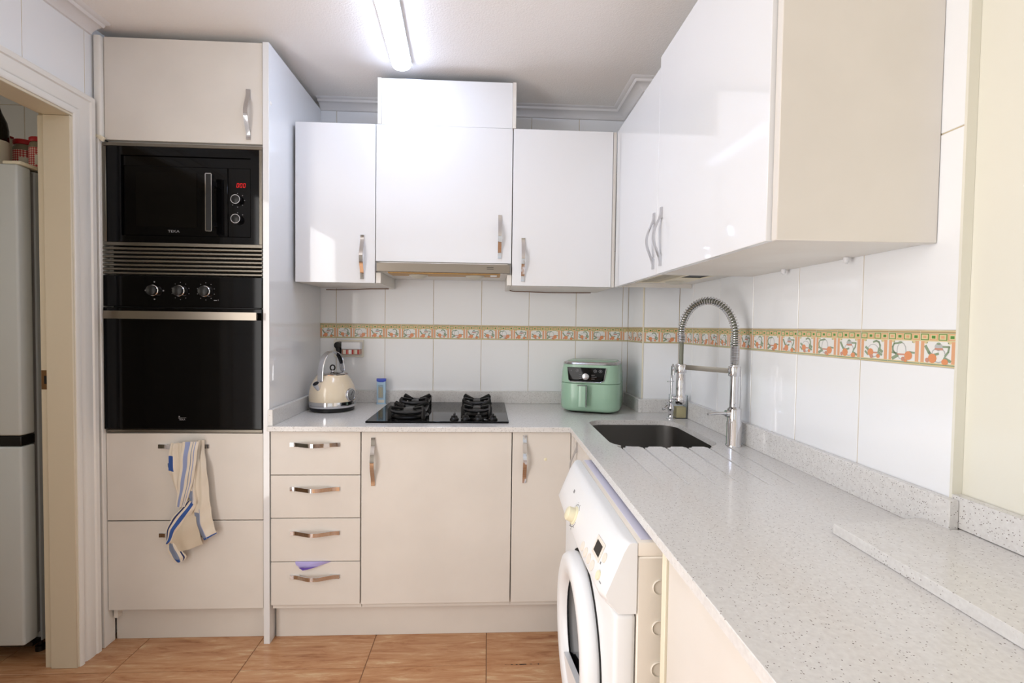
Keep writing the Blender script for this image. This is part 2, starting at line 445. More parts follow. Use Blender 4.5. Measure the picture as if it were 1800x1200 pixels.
# boxed-in column in the far right corner
wall_col = struct('wall_column', MB().box(1.2415, XR+.0014, -.2485, .0014, 0, ZC+.02), 'grout')
tile_wall(wall_col, (1.24, 0, 0), -PI/2, [.0, .248], k0=0)
tile_wall(wall_col, (1.24, -.25, 0), 0, [.004, .177], k0=0)
obj('edge_trim', MB().box(1.2385, 1.2445, -.2525, -.2465, .95, 2.275, .001), 'creamedge', wall_col)
# left wall with the doorway; its tiles above the door
DY0, DY1, DZ = -1.46, -.70, 2.035
WX0 = XL-.105
mb = MB().box(WX0, XL-.0015, DY1, .12, 0, ZC+.02).box(WX0, XL-.0015, YF, DY0, 0, ZC+.02).box(WX0, XL-.0015, DY0, DY1, DZ, ZC+.02)
wall_left = struct('wall_left', mb, 'grout')
lt = [.0, .135]+[.135+.2475*k for k in range(1, 13)]
lj = [-.627-.247*k for k in range(-2, 14)]      # joints (y)
Rl = [ -4.2+ (y+4.2) for y in reversed(lj)]
lu = [y-YF for y in reversed(lj) if y > YF]+[-YF]
def skl(u0, u1, z0, z1):
    y0, y1 = YF+u0, YF+u1
    return (y1 > DY0-.02 and y0 < DY1+.02 and z0 < DZ+.06) or y0 > -.55
tile_wall(wall_left, (XL, YF, 0), PI/2, [0]+lu, border=-1, zj=[.0, .4165, .8165, 1.2165, 1.6165, 2.0951, 2.4075], skip=skl)
# utility room seen through the doorway: its back wall and side
wall_util = struct('wall_utility', MB().box(-2.6, -1.9005, YB+.0015, .12, 0, ZC+.02), 'grout')
tile_wall(wall_util, (-2.55, YB, 0), 0, [0, .25, .5, .75, 1.0, 1.25, 1.39], border=-1, zj=[0, .745, 1.145, 1.545, 1.945, 2.345, 2.4075])
struct('wall_utility_side', MB().box(-2.62, -2.6, -3.2, .12, 0, ZC+.02), 'paint')
struct('wall_utility_end', MB().box(-2.6, WX0-.001, -3.22, -3.2, 0, ZC+.02), 'paint')
# wall behind the camera with the balcony door opening
mb = MB().box(XL, -.72, YF-.12, YF, 0, ZC+.02).box(1.02, XR+.12, YF-.12, YF, 0, ZC+.02).box(-.72, 1.02, YF-.12, YF, 2.32, ZC+.02)
struct('wall_front', mb, 'paint')
wf = MB()
for a, b in ((-.72, -.66), (.12, .18), (.96, 1.02)): wf.box(a, b, YF-.09, YF-.04, 0, 2.32, .004)
for a, b in ((0, .07), (2.25, 2.32)): wf.box(-.66, .96, YF-.088, YF-.042, a, b, .004)
struct('window_1', wf, 'pvc')
# ceiling and cornices
struct('ceiling', MB().box(-2.62, XR+.12, YF-.12, .12, ZC, ZC+.05), 'ceil')
def cornice(name, path, closed=False):
    """path: corner points of the wall line, the room on its right-hand side going along"""
    prof = [(0, -.052), (.006, -.050), (.010, -.040), (.022, -.026), (.036, -.018), (.040, -.0195), (.044, -.014), (.046, -.008), (.056, -.006), (.062, 0), (0, 0)]
    prof = [(a*1.28, z*.78) for a, z in prof]
    mb = MB(); vs = []; P = [Vector(p) for p in path]; n = len(P); k = len(prof)
    for i, p in enumerate(P):
        d1 = (P[i]-P[i-1]).normalized() if i > 0 else (P[1]-P[0]).normalized()
        d2 = (P[i+1]-P[i]).normalized() if i < n-1 else d1
        n1 = Vector((d1.y, -d1.x)); n2 = Vector((d2.y, -d2.x)); m = (n1+n2); m = m/ m.dot(n1) if m.length > 0 else n1
        for (a, z) in prof: vs.append((p.x+m.x*a, p.y+m.y*a, ZC+z))
    fs = []
    for i in range(n-1):
        for j in range(k): fs.append((i*k+j, i*k+(j+1) % k, (i+1)*k+(j+1) % k, (i+1)*k+j))
    fs += [tuple(range(k)), tuple(range((n-1)*k, n*k))]
    mb.add(vs, fs, 0, True); return struct(name, mb, 'plaster')
cornice('trim_1', [(XL, YF+.01), (XL, -.603)])
cornice('trim_3', [(-.3615, -.001), (1.20, -.001), (1.20, -.315), (XR, -.315), (XR, -1.645)])
struct('trim_2', MB().box(1.201, XR-.001, -.314, -.2535, 2.28, ZC-.0415, .001).box(1.201, 1.2375, -.2535, -.002, 2.28, ZC-.0415, .001), 'plaster')
# floor: slab with single tiles
floor = struct('floor', MB().box(-2.62, XR+.12, YF-.12, .12, -.05, -.003), 'floorgrout')
FT = .456
mb = MB().box(.0014, FT-.0014, .0014, FT-.0014, -.0075, 0, .0012, 1)
fme = bpy.data.meshes.new('floor_tile'); fme.from_pydata(mb.v, [], mb.f); fme.materials.append(M['floor']); fme.update()
fo = origin_of(floor)
for i in range(-5, 3):
    for j in range(-7, 2):
        x0 = .05+FT*i; y0 = -.74+FT*j
        if x0 < -2.6 or x0+FT > 1.5 or y0+FT > .12 or y0 < YF-.1: continue
        t = bpy.data.objects.new('floor_tile', fme); COL.objects.link(t); t.parent = floor; t.location = Vector((x0, y0, 0))-fo
        t.rotation_euler = (random.uniform(-.0006, .0006), random.uniform(-.0006, .0006), 0)

random.seed(11)
mb = MB()
for x, w, d_ in ((.603, .012, .004), (.622, .012, .005), (.645, .030, .007), (.676, .010, .004), (.705, .007, .006), (.58, .005, .003)):
    n = 9; mb.add([(x+w*.5*math.cos(2*PI*i/n)*random.uniform(.7, 1.1), -.7415+d_*.5*math.sin(2*PI*i/n)*random.uniform(.6, 1.2), .0003) for i in range(n)], [tuple(range(n))])
obj('chipped_joint', mb, 'darkgap', floor, kind='stuff')
# door casing and lining
door = MB()
CX = XL+.0015
prof = [(0, 0), (0, .016), (.006, .020), (.016, .020), (.018, .012), (.026, .011), (.030, .016), (.040, .019), (.056, .021), (.070, .019), (.074, .024), (.088, .026), (.093, .022), (.093, 0)]
def casing():
    vs = []; k = len(prof)
    def pt(base, out, a, d):  # base point (y,z), outward dir
        return (CX+d, base[0]+out[0]*a, base[1]+out[1]*a)
    for base, out in (((DY1-.004, 0), (1, 0)), ((DY1-.004, DZ-.004), (1, 1)), ((DY0+.004, DZ-.004), (-1, 1)), ((DY0+.004, 0), (-1, 0))):
        for (a, d) in prof: vs.append(pt(base, out, a, d))
    fs = []
    for i in range(3):
        for j in range(k): fs.append((i*k+j, i*k+(j+1) % k, (i+1)*k+(j+1) % k, (i+1)*k+j))
    fs += [tuple(range(k)), tuple(range(3*k, 4*k))]
    return MB().add(vs, fs, 0, False)
d1 = struct('door_1', casing(), 'woodpaint')
jb = MB()
x0, x1 = WX0, XL+.0145
jb.box(x0+.025, x1, DY1-.014, DY1-.001, 0, DZ-.0145, .002).box(x0, x0+.025, DY1-.006, DY1-.001, 0, DZ-.0145, .001)
jb.box(x0+.025, x1, DY0+.001, DY0+.014, 0, DZ-.0145, .002).box(x0, x0+.025, DY0+.001, DY0+.006, 0, DZ-.0145, .001)
jb.box(x0+.025, x1, DY0+.001, DY1-.001, DZ-.014, DZ-.001, .002).box(x0, x0+.025, DY0+.001, DY1-.001, DZ-.006, DZ-.001, .001)
obj('door_lining', jb, 'jamb', d1)
sp = obj('strike_plate', MB().box(x0+.002, x0+.0235, DY1-.0075, DY1-.0062, 1.035, 1.105, .0004), 'brass', d1, label='small dull brass strike plate')
obj('latch_hole', MB().box(x0+.012, x0+.021, DY1-.0082, DY1-.0076, 1.055, 1.085), 'darkgap', d1)

# ------------------------------------------------------------------ cabinet helpers
def handle(parent, c, axis, out, L=.193, wdt=.0155, name='handle'):
    """bow handle: c = middle point on the door face, axis 'x'|'y'|'z' along, out = outward unit vector"""
    n = 28; top = []; bot = []
    for i in range(n+1):
        t = -1+2*i/n; a = abs(t)
        d = .0055+.024*(0 if a > .86 else (.5+.5*math.cos(PI*a/.86))**.8)
        top.append((t*L/2, d)); 
        inner = max(d-.0045, .0005) if a < .60 else 0.0
        bot.append((t*L/2, inner))
    vs = []; k = len(top)
    A = {'x': Vector((1,0,0)), 'y': Vector((0,1,0)), 'z': Vector((0,0,1))}[axis]; O = Vector(out); W = A.cross(O); c = Vector(c)
    for sgn in (-1, 1):
        for row in (top, bot):
            for (t, d) in row: vs.append(c+A*t+O*d+W*sgn*wdt/2)
    fs = []
    for i in range(k-1):
        a, b = i, i+1
        fs.append((a, b, b+2*k, a+2*k)); fs.append((k+a, k+a+2*k, k+b+2*k, k+b))
        fs.append((a, a+k, b+k, b)); fs.append((2*k+a, 2*k+b, 3*k+b, 3*k+a))
    fs.append((0, 2*k, 3*k, k)); fs.append((k-1, 2*k-1, 4*k-1, 3*k-1))
    return obj(name, MB().add(vs, fs, 0, True), 'chrome', parent)
def carcass(x0, x1, y0, y1, z0, z1, t=.016, shelf=False, back=True, bottom=True, top=True, bzo=0):
    mb = MB().box(x0, x0+t, y0, y1, z0, z1).box(x1-t, x1, y0, y1, z0, z1)
    if bottom: mb.box(x0+t, x1-t, y0, y1, z0+bzo, z0+bzo+t)
    if top: mb.box(x0+t, x1-t, y0, y1, z1-t, z1)
    if back: mb.box(x0+t, x1-t, y1-.006, y1, z0+t, z1-t)
    return mb
def front(name, x0, x1, z0, z1, yf, m, parent, t=.018):
    return obj(name, MB().box(x0, x1, yf, yf+t, z0, z1, .0012, 1), m, parent)
OUT = (0, -1, 0)
BM = 'satin'

# ---- oven tower
TY = -.584
tower = thing('tall_cabinet', 'tall cream oven housing cabinet by the doorway with door above and drawers below', 'cabinet', (-.69, -.3, 0))
mb = MB().box(-.984, -.968, TY+.019, -.003, .10, 2.373).box(-.404, -.389, TY+.019, -.003, .10, 2.373)
for z in (.845, 1.459, 1.976, 2.357): mb.box(-.968, -.404, TY+.019 if z not in (1.459,) else TY+.06, -.003, z, z+.012)
mb.box(-.968, -.404, TY+.019, -.003, .13, .145).box(-.968, -.404, -.008, -.003, .145, 2.373)
obj('carcass', mb, 'carcass', tower)
td = front('door', -.9835, -.3905, 1.984, 2.373, TY, 'satin', tower)
handle(td, (-.443, TY, 2.096), 'z', OUT)
dr = front('drawer', -.9905, -.3905, .502, .848, TY, BM, tower); handle(dr, (-.695, TY, .797), 'x', OUT)
dr = front('drawer', -.9905, -.3905, .142, .498, TY, BM, tower); handle(dr, (-.695, TY, .443), 'x', OUT)
obj('side_panel', MB().box(-.3865, -.3625, -.592, -.003, 0, 2.373, .0008), 'gloss', tower, label='tall glossy white side panel')
obj('cover_cap', MB().lathe([(.0001, .0022), (.006, .0018), (.0085, 0)], (-.3625, -.576, 2.146), 16, 'x'), 'carcass', tower)
mb = MB().box(-1.012, -.986, -.6, -.56, 1.992, 2.373, .006, 3)
obj('filler_post', mb, 'woodpaint', tower)
mb = MB().prism([(-1.016, 1.992), (-1.004, 1.999), (-.984, 1.994), (-.970, 1.985), (-.980, 1.971), (-.996, 1.982)], 'y', -.602, -.594, .001)
obj('torn_tape', mb, 'creamedge', tower)
obj('filler_post', MB().box(-1.012, -.9925, -.602, -.545, 0, 1.984, .002), 'woodpaint', tower)
obj('plinth', MB().box(-.991, -.388, -.541, -.525, 0, .138, .0008), BM, tower)

# ---- microwave
mic = thing('microwave', 'black built-in microwave with steel trim frame and red clock digits', 'microwave', (-.69, -.3, 1.58))
zb, zt = 1.5795, 1.973
xa, xb = -.9895, -.3895
fr = MB()
for (a, b, c, d) in ((xa, xb, zt-.0125, zt), (xa, xb, zb, zb+.0135), (xa, xa+.0125, zb+.0135, zt-.0125), (xb-.0125, xb, zb+.0135, zt-.0125)):
    fr.box(a, b, TY-.006, TY+.012, c, d, .0012)
obj('trim_frame', fr, 'bronze', mic)
obj('body', MB().box(-.962, -.410, TY+.0125, -.12, zb+.002, zt-.004), 'black', mic)
fx0, fx1, fz0, fz1 = -.9765, -.4025, zb+.014, zt-.013
ox0, ox1, oz0, oz1 = -.922, -.4345, 1.6195, 1.9275
mb = MB()
for (a, b, c, d) in ((fx0, fx1, oz1, fz1), (fx0, fx1, fz0, oz0), (fx0, ox0, oz0, oz1), (ox1, fx1, oz0, oz1)): mb.box(a, b, TY-.004, TY+.010, c, d)
obj('surround', mb, 'blackglass', mic)
dx = -.5235
mdoor = obj('door', MB().box(ox0+.010, dx, TY-.001, TY+.012, oz0+.001, 1.888, .002), 'blackglass', mic)
obj('window', MB().box(-.868, -.640, TY-.0022, TY-.0012, 1.655, 1.865), 'window', mdoor)
obj('control_panel', MB().box(dx+.0015, ox1-.001, TY-.001, TY+.012, oz0+.001, 1.888, .002), 'blackglass', mic)
obj('vent_cover', MB().box(ox0+.001, ox1-.001, TY+.004, TY+.012, 1.8895, oz1-.001), 'blackglass', mic)
hb = MB()
hx0, hx1, hz0, hz1 = -.584, -.5595, 1.634, 1.854
obj('handle', MB().box(hx0+.0015, hx1-.0015, TY-.044, TY-.030, hz0+.0015, hz1-.0015, .001).box(hx0+.004, hx1-.004, TY-.031, TY-.0012, 1.66, 1.675).box(hx0+.004, hx1-.004, TY-.031, TY-.0012, 1.815, 1.83), 'black', mdoor)
fr = MB()
for (a, b, c, d) in ((hx0, hx1, hz1-.0022, hz1), (hx0, hx1, hz0, hz0+.0022), (hx0, hx0+.0022, hz0, hz1), (hx1-.0022, hx1, hz0, hz1)): fr.box(a, b, TY-.0465, TY-.0442, c, d)
obj('handle_rim', fr, 'bchrome', mdoor, label='thin bright metal rim round the black handle')
for z in (1.765, 1.690):
    kb = obj('knob', MB().lathe([(.0165, TY-.0012), (.0165, TY-.018), (.0145, TY-.019), (.0001, TY-.019)], (-.4855, 0, z), 28, 'y'), 'black', mic)
    obj('ring', MB().lathe([(.0178, TY-.0182), (.0178, TY-.0202), (.0158, TY-.0202), (.0158, TY-.0182)], (-.4855, 0, z), 32, 'y', cap=False), 'bchrome', kb)
mk = MB()
for kz in (1.765, 1.690):
    for a in range(0, 360, 45):
        if kz == 1.690 and a not in (45, 90, 135): continue
        r = .0265; mk.box(-.4855+r*math.cos(math.radians(a))-.0018, -.4855+r*math.cos(math.radians(a))+.0018, TY-.0014, TY-.0011, kz+r*math.sin(math.radians(a))-.0012, kz+r*math.sin(math.radians(a))+.0012)
obj('dial_markings', mk, M['greyprint'], mic, kind='stuff')
# clock digits 0 0 0 as seven-segment strokes
dg = MB()
for i in range(3):
    x = -.4895+i*.0122; z = 1.8145; W, H, t, sl = .0084, .0160, .0012, .14
    for (a, b, c, d) in ((0, W, H-t, H), (0, W, 0, t), (0, t, t*1.2, H/2-.0004), (W-t, W, t*1.2, H/2-.0004), (0, t, H/2+.0004, H-t*1.2), (W-t, W, H/2+.0004, H-t*1.2)):
        dg.add([(x+a+c*sl, TY-.0015, z+c), (x+b+c*sl, TY-.0015, z+c), (x+b+d*sl, TY-.0015, z+d), (x+a+d*sl, TY-.0015, z+d)], [(0, 1, 2, 3)])
obj('clock_display', dg, 'led', mic, label='glowing red digits 000')
lg = text_curve('TEKA', .0135); lg.v = [(v[0]*1.35-.750, v[1]+TY-.0018, v[2]+1.6345) for v in lg.v]
obj('lettering', lg, 'greyprint', mic)

# ---- vent grille between microwave and oven
grl = thing('vent_grille', 'grey metal ventilation grille of seven horizontal slats between microwave and oven', 'grille', (-.69, -.55, 1.465))
obj('backing', MB().box(-.967, -.405, TY+.016, TY+.03, 1.472, 1.578), 'darkgap', grl)
n = 7; p = (1.5785-1.4675)/n
for i in range(n):
    z = 1.4675+p*i
    o = obj('slat', MB().prism([(TY+.015, z+.002), (TY-.004, z+.0015), (TY-.0065, z+.004), (TY-.0065, z+p*.6), (TY-.003, z+p*.72), (TY+.015, z+p*.74)], 'x', -.9915, -.3905, 0), 'bronze', grl)

# ---- oven
ov = thing('oven', 'black glass built-in oven with broad steel bar handle and three knobs', 'oven', (-.69, -.3, .86))
obj('body', MB().box(-.966, -.406, TY+.012, -.06, .8605, 1.457), 'black', ov)
obj('control_panel', MB().box(-.9905, -.3905, TY-.008, TY+.0115, 1.345, 1.4645, .0015), 'blackglass', ov)
odo = obj('door', MB().box(-.9905, -.3905, TY-.010, TY+.0115, .866, 1.341, .002), 'blackglass', ov)
obj('trim_strip', MB().box(-.9885, -.3925, TY-.003, TY+.0115, .8515, .8635, .001), 'bronze', ov)
# bar handle: flat slightly bowed strip on two posts
hs = MB(); n = 24; vs = []
for i in range(n+1):
    t = i/n; x = -.960+.566*t; d = .040+.006*(1-(2*t-1)**2); 
    for (dd, z) in ((d, 1.2965), (d, 1.3265), (d-.008, 1.3265), (d-.008, 1.2965)): vs.append((x, TY-.010-dd, z))
fs = [(i*4+j, i*4+(j+1) % 4, i*4+4+(j+1) % 4, i*4+4+j) for i in range(n) for j in range(4)]+[(0, 1, 2, 3), (4*n+3, 4*n+2, 4*n+1, 4*n)]
hs.add(vs, fs, 0, True)
for x in (-.940, -.415): hs.box(x-.009, x+.009, TY-.045, TY-.0102, 1.303, 1.320)
obj('handle', hs, M['steel'] , odo)
mk = MB()
for x in (-.798, -.700, -.604):
    kb = obj('knob', MB().lathe([(.0215, TY-.0082), (.0215, TY-.020), (.0195, TY-.022)], (x, 0, 1.4075), 32, 'y'), 'bchrome', ov)
    obj('knob_cap', MB().lathe([(.0192, TY-.0222), (.0192, TY-.0305), (.0175, TY-.032), (.0001, TY-.032)], (x, 0, 1.4075), 32, 'y'), 'black', kb)
    for a in range(0, 360, 90 if x == -.798 else 36):
        r = .0335; a = math.radians(a+90)
        s_ = .0026 if x == -.798 else .0012
        mk.box(x+r*math.cos(a)-s_, x+r*math.cos(a)+s_, TY-.0085, TY-.0081, 1.4075+r*math.sin(a)-s_, 1.4075+r*math.sin(a)+s_)
mk.box(-.574, -.562, TY-.0085, TY-.0081, 1.3715, 1.3745).box(-.558, -.5565, TY-.0085, TY-.0081, 1.3715, 1.3765)
obj('dial_markings', mk, 'greyprint', ov, kind='stuff')
lg = text_curve('TEKA', .010); lg.v = [(v[0]*1.05-.7095, v[1]+TY-.0102, v[2]+.9015) for v in lg.v]
lg.box(-.7105, -.6805, TY-.0104, TY-.0101, .9105, .912).box(-.7095, -.7045, TY-.0104, TY-.0101, .9145, .9185)
obj('emblem', lg, 'greyprint', ov)

# ------------------------------------------------------------------ base cabinets
BY = -.602
du = thing('drawer_unit', 'narrow cream base unit of four drawers beside the oven tower', 'cabinet', (-.178, -.3, .14))
obj('carcass', carcass(-.3535, -.0025, BY+.019, -.03, .140, .8615), 'carcass', du)
for z0, z1, hz in ((.688, .860, .809), (.515, .685, .632), (.3395, .512, .455), (.1625, .3365, .278)):
    d = front('drawer', -.3535, -.0045, z0, z1, BY, BM, du); handle(d, (-.181, BY, hz), 'x', OUT)
hc = thing('base_cabinet', 'wide cream base cabinet with one door directly below the gas hob', 'cabinet', (.3, -.3, .14))
obj('carcass', carcass(.0, .600, BY+.019, -.03, .140, .8615), 'carcass', hc)
d = front('door', .0, .5985, .1625, .860, BY, BM, hc); handle(d, (.0465, BY, .741), 'z', OUT)
cc = thing('base_cabinet', 'narrow cream corner base cabinet between the hob cabinet and washing machine', 'cabinet', (.74, -.3, .14))
obj('carcass', MB().box(.6015, .6175, BY+.019, -.03, .140, .8615).box(.6175, .826, BY+.019, -.03, .140, .156).box(.6175, .826, -.036, -.03, .156, .8615), 'carcass', cc)
d = front('door', .6025, .8385, .1625, .860, BY, BM, cc); handle(d, (.6515, BY, .751), 'z', OUT)
obj('glue_spot', MB().lathe([(.0001, BY-.0012), (.005, BY-.0010), (.0065, BY-.0001)], (.737, 0, .750), 16, 'y'), 'ivory', cc, label='small yellowish glue spot on the door')
obj('corner_post', MB().box(.8405, .872, -.638, -.583, .150, .8615), BM, cc)
obj('plinth_board', MB().box(-.3575, .846, -.545, -.529, 0, .139, .0008), BM, label='long cream plinth board along the floor under the base cabinets', cat='plinth')
# side run
RX = .848
sc = thing('base_cabinet', 'cream sink base cabinet of the side run, just behind the washing machine', 'cabinet', (1.1, -.79, .14))
obj('carcass', MB().box(RX+.019, 1.39, -.966, -.950, .002, .8615).box(RX+.019, 1.39, -.655, -.639, .16, .66).box(RX+.019, 1.39, -.949, -.656, .140, .156), 'carcass', sc)
d = obj('door', MB().box(RX, RX+.018, -.955, -.641, .1625, .860, .0012), BM, sc); handle(d, (RX, -.70, .745), 'z', (-1, 0, 0))
nc = thing('base_cabinet', 'cream base cabinet of the side run on the near side of the washing machine', 'cabinet', (1.1, -2.2, .14))
obj('carcass', MB().box(RX+.003, 1.41, -2.72, -2.704, .002, .8615).box(RX+.019, 1.41, -2.703, -1.646, .140, .156), 'carcass', nc)
obj('side_panel', MB().box(RX, 1.41, -1.645, -1.624, .002, .8615, .0006), 'creamedge', nc, label='cream end panel with yellowed edging')
for a, b in ((-2.173, -1.648), (-2.702, -2.176)): obj('door', MB().box(RX+.004, RX+.022, a, b, .1625, .860, .0012), BM, nc)
obj('plinth_board', MB().box(.905, .921, -2.7035, -1.6455, 0, .139, .0008), BM, label='short cream plinth board under the side run nearest the camera', cat='plinth')

# ------------------------------------------------------------------ worktop with sink cut-out and draining grooves
WZ = .884
def boolean(o, cutters):
    for c in cutters:
        md = o.modifiers.new('cut', 'BOOLEAN'); md.operation = 'DIFFERENCE'; md.object = c; md.solver = 'EXACT'
    bpy.context.view_layer.update()
    dgp = bpy.context.evaluated_depsgraph_get(); me = bpy.data.meshes.new_from_object(o.evaluated_get(dgp))
    o.modifiers.clear(); o.data = me
    me.polygons.foreach_set('use_smooth', [False]*len(me.polygons)); me.update()
    for c in cutters: bpy.data.objects.remove(c)
wt = thing('worktop', 'pale speckled quartz worktop running in an L along two walls', 'worktop', (.5, -.6, .864))
SX0, SX1, SY0, SY1 = .930, 1.312, -.934, -.462
top = obj('slab', MB().prism([(-.3605, -.621), (.832, -.621), (.829, -2.72), (1.4355, -2.72), (1.4355, -1.6475), (1.4155, -1.6475), (1.4155, -.2525), (1.2375, -.2525), (1.2375, -.0015), (-.3605, -.0015)], 'z', WZ-.0205, WZ, .0012, seg=1), 'quartz', wt)
cut1 = obj('c', MB().prism(rrect(SX0, SX1, SY0, SY1, .075, 10), 'z', .80, .95), 'quartz')
cuts = [cut1]
gx = ((.953, .948), (1.028, 1.020), (1.105, 1.091), (1.179, 1.161), (1.253, 1.232), (1.326, 1.302))
mb = MB()
for a, b in gx:
    d = .0042
    vs = []
    for y, xx, zz in ((-.925, a, WZ-.006), (-1.338, b, WZ-.0018)):
        vs += [(xx-d, y, WZ+.003), (xx+d, y, WZ+.003), (xx+d*.7, y, zz), (xx-d*.7, y, zz)]
    mb.add(vs, [(0, 1, 2, 3), (7, 6, 5, 4), (0, 4, 5, 1), (1, 5, 6, 2), (2, 6, 7, 3), (3, 7, 4, 0)])
cuts.append(obj('c', mb, 'quartz'))
mb = MB()   # scalloped ends of the grooves at the bowl edge
for a, b in gx[:-1]:
    mb.lathe([(.016, WZ+.001-.03), (.016, WZ+.02)], (a+.004, -.933, 0), 20)
cuts.append(obj('c', mb, 'quartz'))
_lo = top.matrix_world
boolean(top, cuts)
up_h = .948
obj('upstand', MB().box(-.3605, 1.2185, -.0205, -.0015, WZ+.0002, up_h, .001), 'quartz', wt)
obj('upstand', MB().box(-.3605, -.3415, -.6125, -.0207, WZ+.0002, up_h, .001), 'quartz', wt)
obj('upstand', MB().box(1.2187, 1.2375, -.2705, -.0015, WZ+.0002, up_h, .001), 'quartz', wt)
obj('upstand', MB().box(1.2377, 1.3965, -.2705, -.2525, WZ+.0002, up_h, .001), 'quartz', wt)
obj('upstand', MB().box(1.3967, 1.4155, -1.668, -.2525, WZ+.0002, up_h+.012, .001), 'quartz', wt)
obj('upstand', MB().box(1.4162, 1.4355, -2.72, -1.6485, WZ+.0215, up_h+.020, .001), 'quartz', wt)
obj('worktop_slab', MB().prism([(1.1865, -1.638), (1.3962, -1.612), (1.3962, -1.670), (1.4350, -1.6702), (1.4350, -2.72), (1.174, -2.72)], 'z', WZ+.0005, WZ+.0205, .0008, seg=1), 'quartz',
    label='loose rectangular piece of speckled quartz lying on the worktop nearest the camera', cat='worktop slab')

# ---- sink
sk = thing('sink', 'rounded steel sink bowl set below the worktop', 'sink', (1.12, -.7, .69))
def bowl():
    mb = MB(); rings = []; n = 10
    spec = [(0.004, .8632), (0.0035, .84), (0, .735), (-.006, .71), (-.022, .697), (-.05, .6925)]
    for off, z in spec:
        r = max(.078+off, .02)
        rings.append([(x, y, z) for x, y in rrect(SX0-off, SX1+off, SY0-off, SY1+off, r, n)])
    outer = [[(x, y, z) for x, y in rrect(SX0-.018, SX1+.018, SY0-.018, SY1+.018, .09, n)] for z in (.8632,)]
    allr = outer+rings; k = len(rings[0]); vs = [v for r in allr for v in r]; fs = []
    for j in range(len(allr)-1):
        for i in range(k): fs.append((j*k+i, j*k+(i+1) % k, (j+1)*k+(i+1) % k, (j+1)*k+i))
    fs.append(tuple(range((len(allr)-1)*k, len(allr)*k)))
    return mb.add(vs, fs, 0, True)
obj('bowl', bowl(), 'sinksteel', sk)
obj('drain', MB().lathe([(.042, .6928), (.042, .6955), (.034, .6955), (.03, .6935), (.0001, .6935)], (1.12, -.68, 0), 32), 'bchrome', sk)
obj('overflow', MB().lathe([(.0135, 1.3125), (.0135, 1.308), (.009, 1.308), (.008, 1.311), (.0001, 1.311)], (0, -.80, .825), 24, 'x'), 'bchrome', sk)
obj('overflow_hole', MB().lathe([(.0075, 1.3078), (.0001, 1.3076)], (0, -.80, .825), 20, 'x'), 'darkgap', sk)

# ---- spring spout mixer tap
BX, BYF = 1.352, -.919
HX, HY = 1.228, -.752
tap = thing('kitchen_tap', 'tall chrome mixer tap with spring spout at the right of the sink', 'tap', (BX, BYF, WZ))
obj('base', MB().lathe([(.0265, WZ), (.0265, WZ+.004), (.024, WZ+.007), (.024, WZ+.083), (.0225, WZ+.085), (.0225, WZ+.128), (.017, WZ+.134), (.015, WZ+.136)], (BX, BYF, 0), 36), 'bchrome', tap)
dirv = Vector((HX-BX, HY-BYF, 0)); Ld = dirv.length; dn = dirv.normalized()
lv = MB().tube([(BX-.022, BYF, WZ+.112), (BX-.050, BYF-.002, WZ+.113), (BX-.096, BYF-.006, WZ+.1105)], [.0075, .0045, .0042], 12)
lv.lathe([(.012, BX-.030), (.013, BX-.020)], (0, BYF, WZ+.112), 20, 'x')
obj('lever', lv, 'bchrome', tap)
obj('riser', MB().lathe([(.0135, WZ+.136), (.0135, 1.137), (.0135, 1.165)], (BX-.003, BYF, 0), 28), 'bchrome', tap)
obj('bolt', MB().lathe([(.006, BYF-.019), (.006, BYF-.0135)], (BX-.003, 0, WZ+.145), 14, 'y'), 'bchrome', tap)
obj('support_rod', MB().tube([(BX+.024, BYF+.004, WZ+.045), (BX+.024, BYF+.004, 1.15)], .0028, 8).lathe([(.006, WZ+.04), (.006, WZ+.085)], (BX+.026, BYF+.004, 0), 12), 'bchrome', tap)
obj('collar', MB().lathe([(.0195, 1.126), (.0205, 1.128), (.0205, 1.158), (.0195, 1.160)], (BX-.003, BYF, 0), 30), 'bchrome', tap)
# arm
a0 = Vector((BX-.003, BYF, 1.143))+dn*.020; a1 = Vector((HX, HY, 1.143))-dn*.018
side = Vector((-dn.y, dn.x, 0))*.006; upz = Vector((0, 0, .009))
vs = [a0+side+upz, a0-side+upz, a0-side-upz, a0+side-upz, a1+side+upz, a1-side+upz, a1-side-upz, a1+side-upz]
obj('arm', MB().add(vs, [(0, 1, 2, 3), (7, 6, 5, 4), (0, 4, 5, 1), (1, 5, 6, 2), (2, 6, 7, 3), (3, 7, 4, 0)]), 'bchrome', tap)
obj('arm_ring', MB().lathe([(.0195, 1.120), (.0205, 1.122), (.0205, 1.150), (.0185, 1.153), (.010, 1.154)], (HX, HY, 0), 28), 'bchrome', tap)
obj('spray_head', MB().lathe([(.0150, 1.119), (.0150, 1.115), (.0165, 1.113), (.0175, 1.06), (.0165, 1.035), (.0195, 1.030), (.0205, 1.018), (.0185, 1.004), (.015, 1.001)][::-1], (HX, HY, 0), 28), 'bchrome', tap)
obj('trigger', MB().box(HX-.034, HX-.010, HY-.008, HY+.008, 1.020, 1.032, .002), 'bchrome', tap)
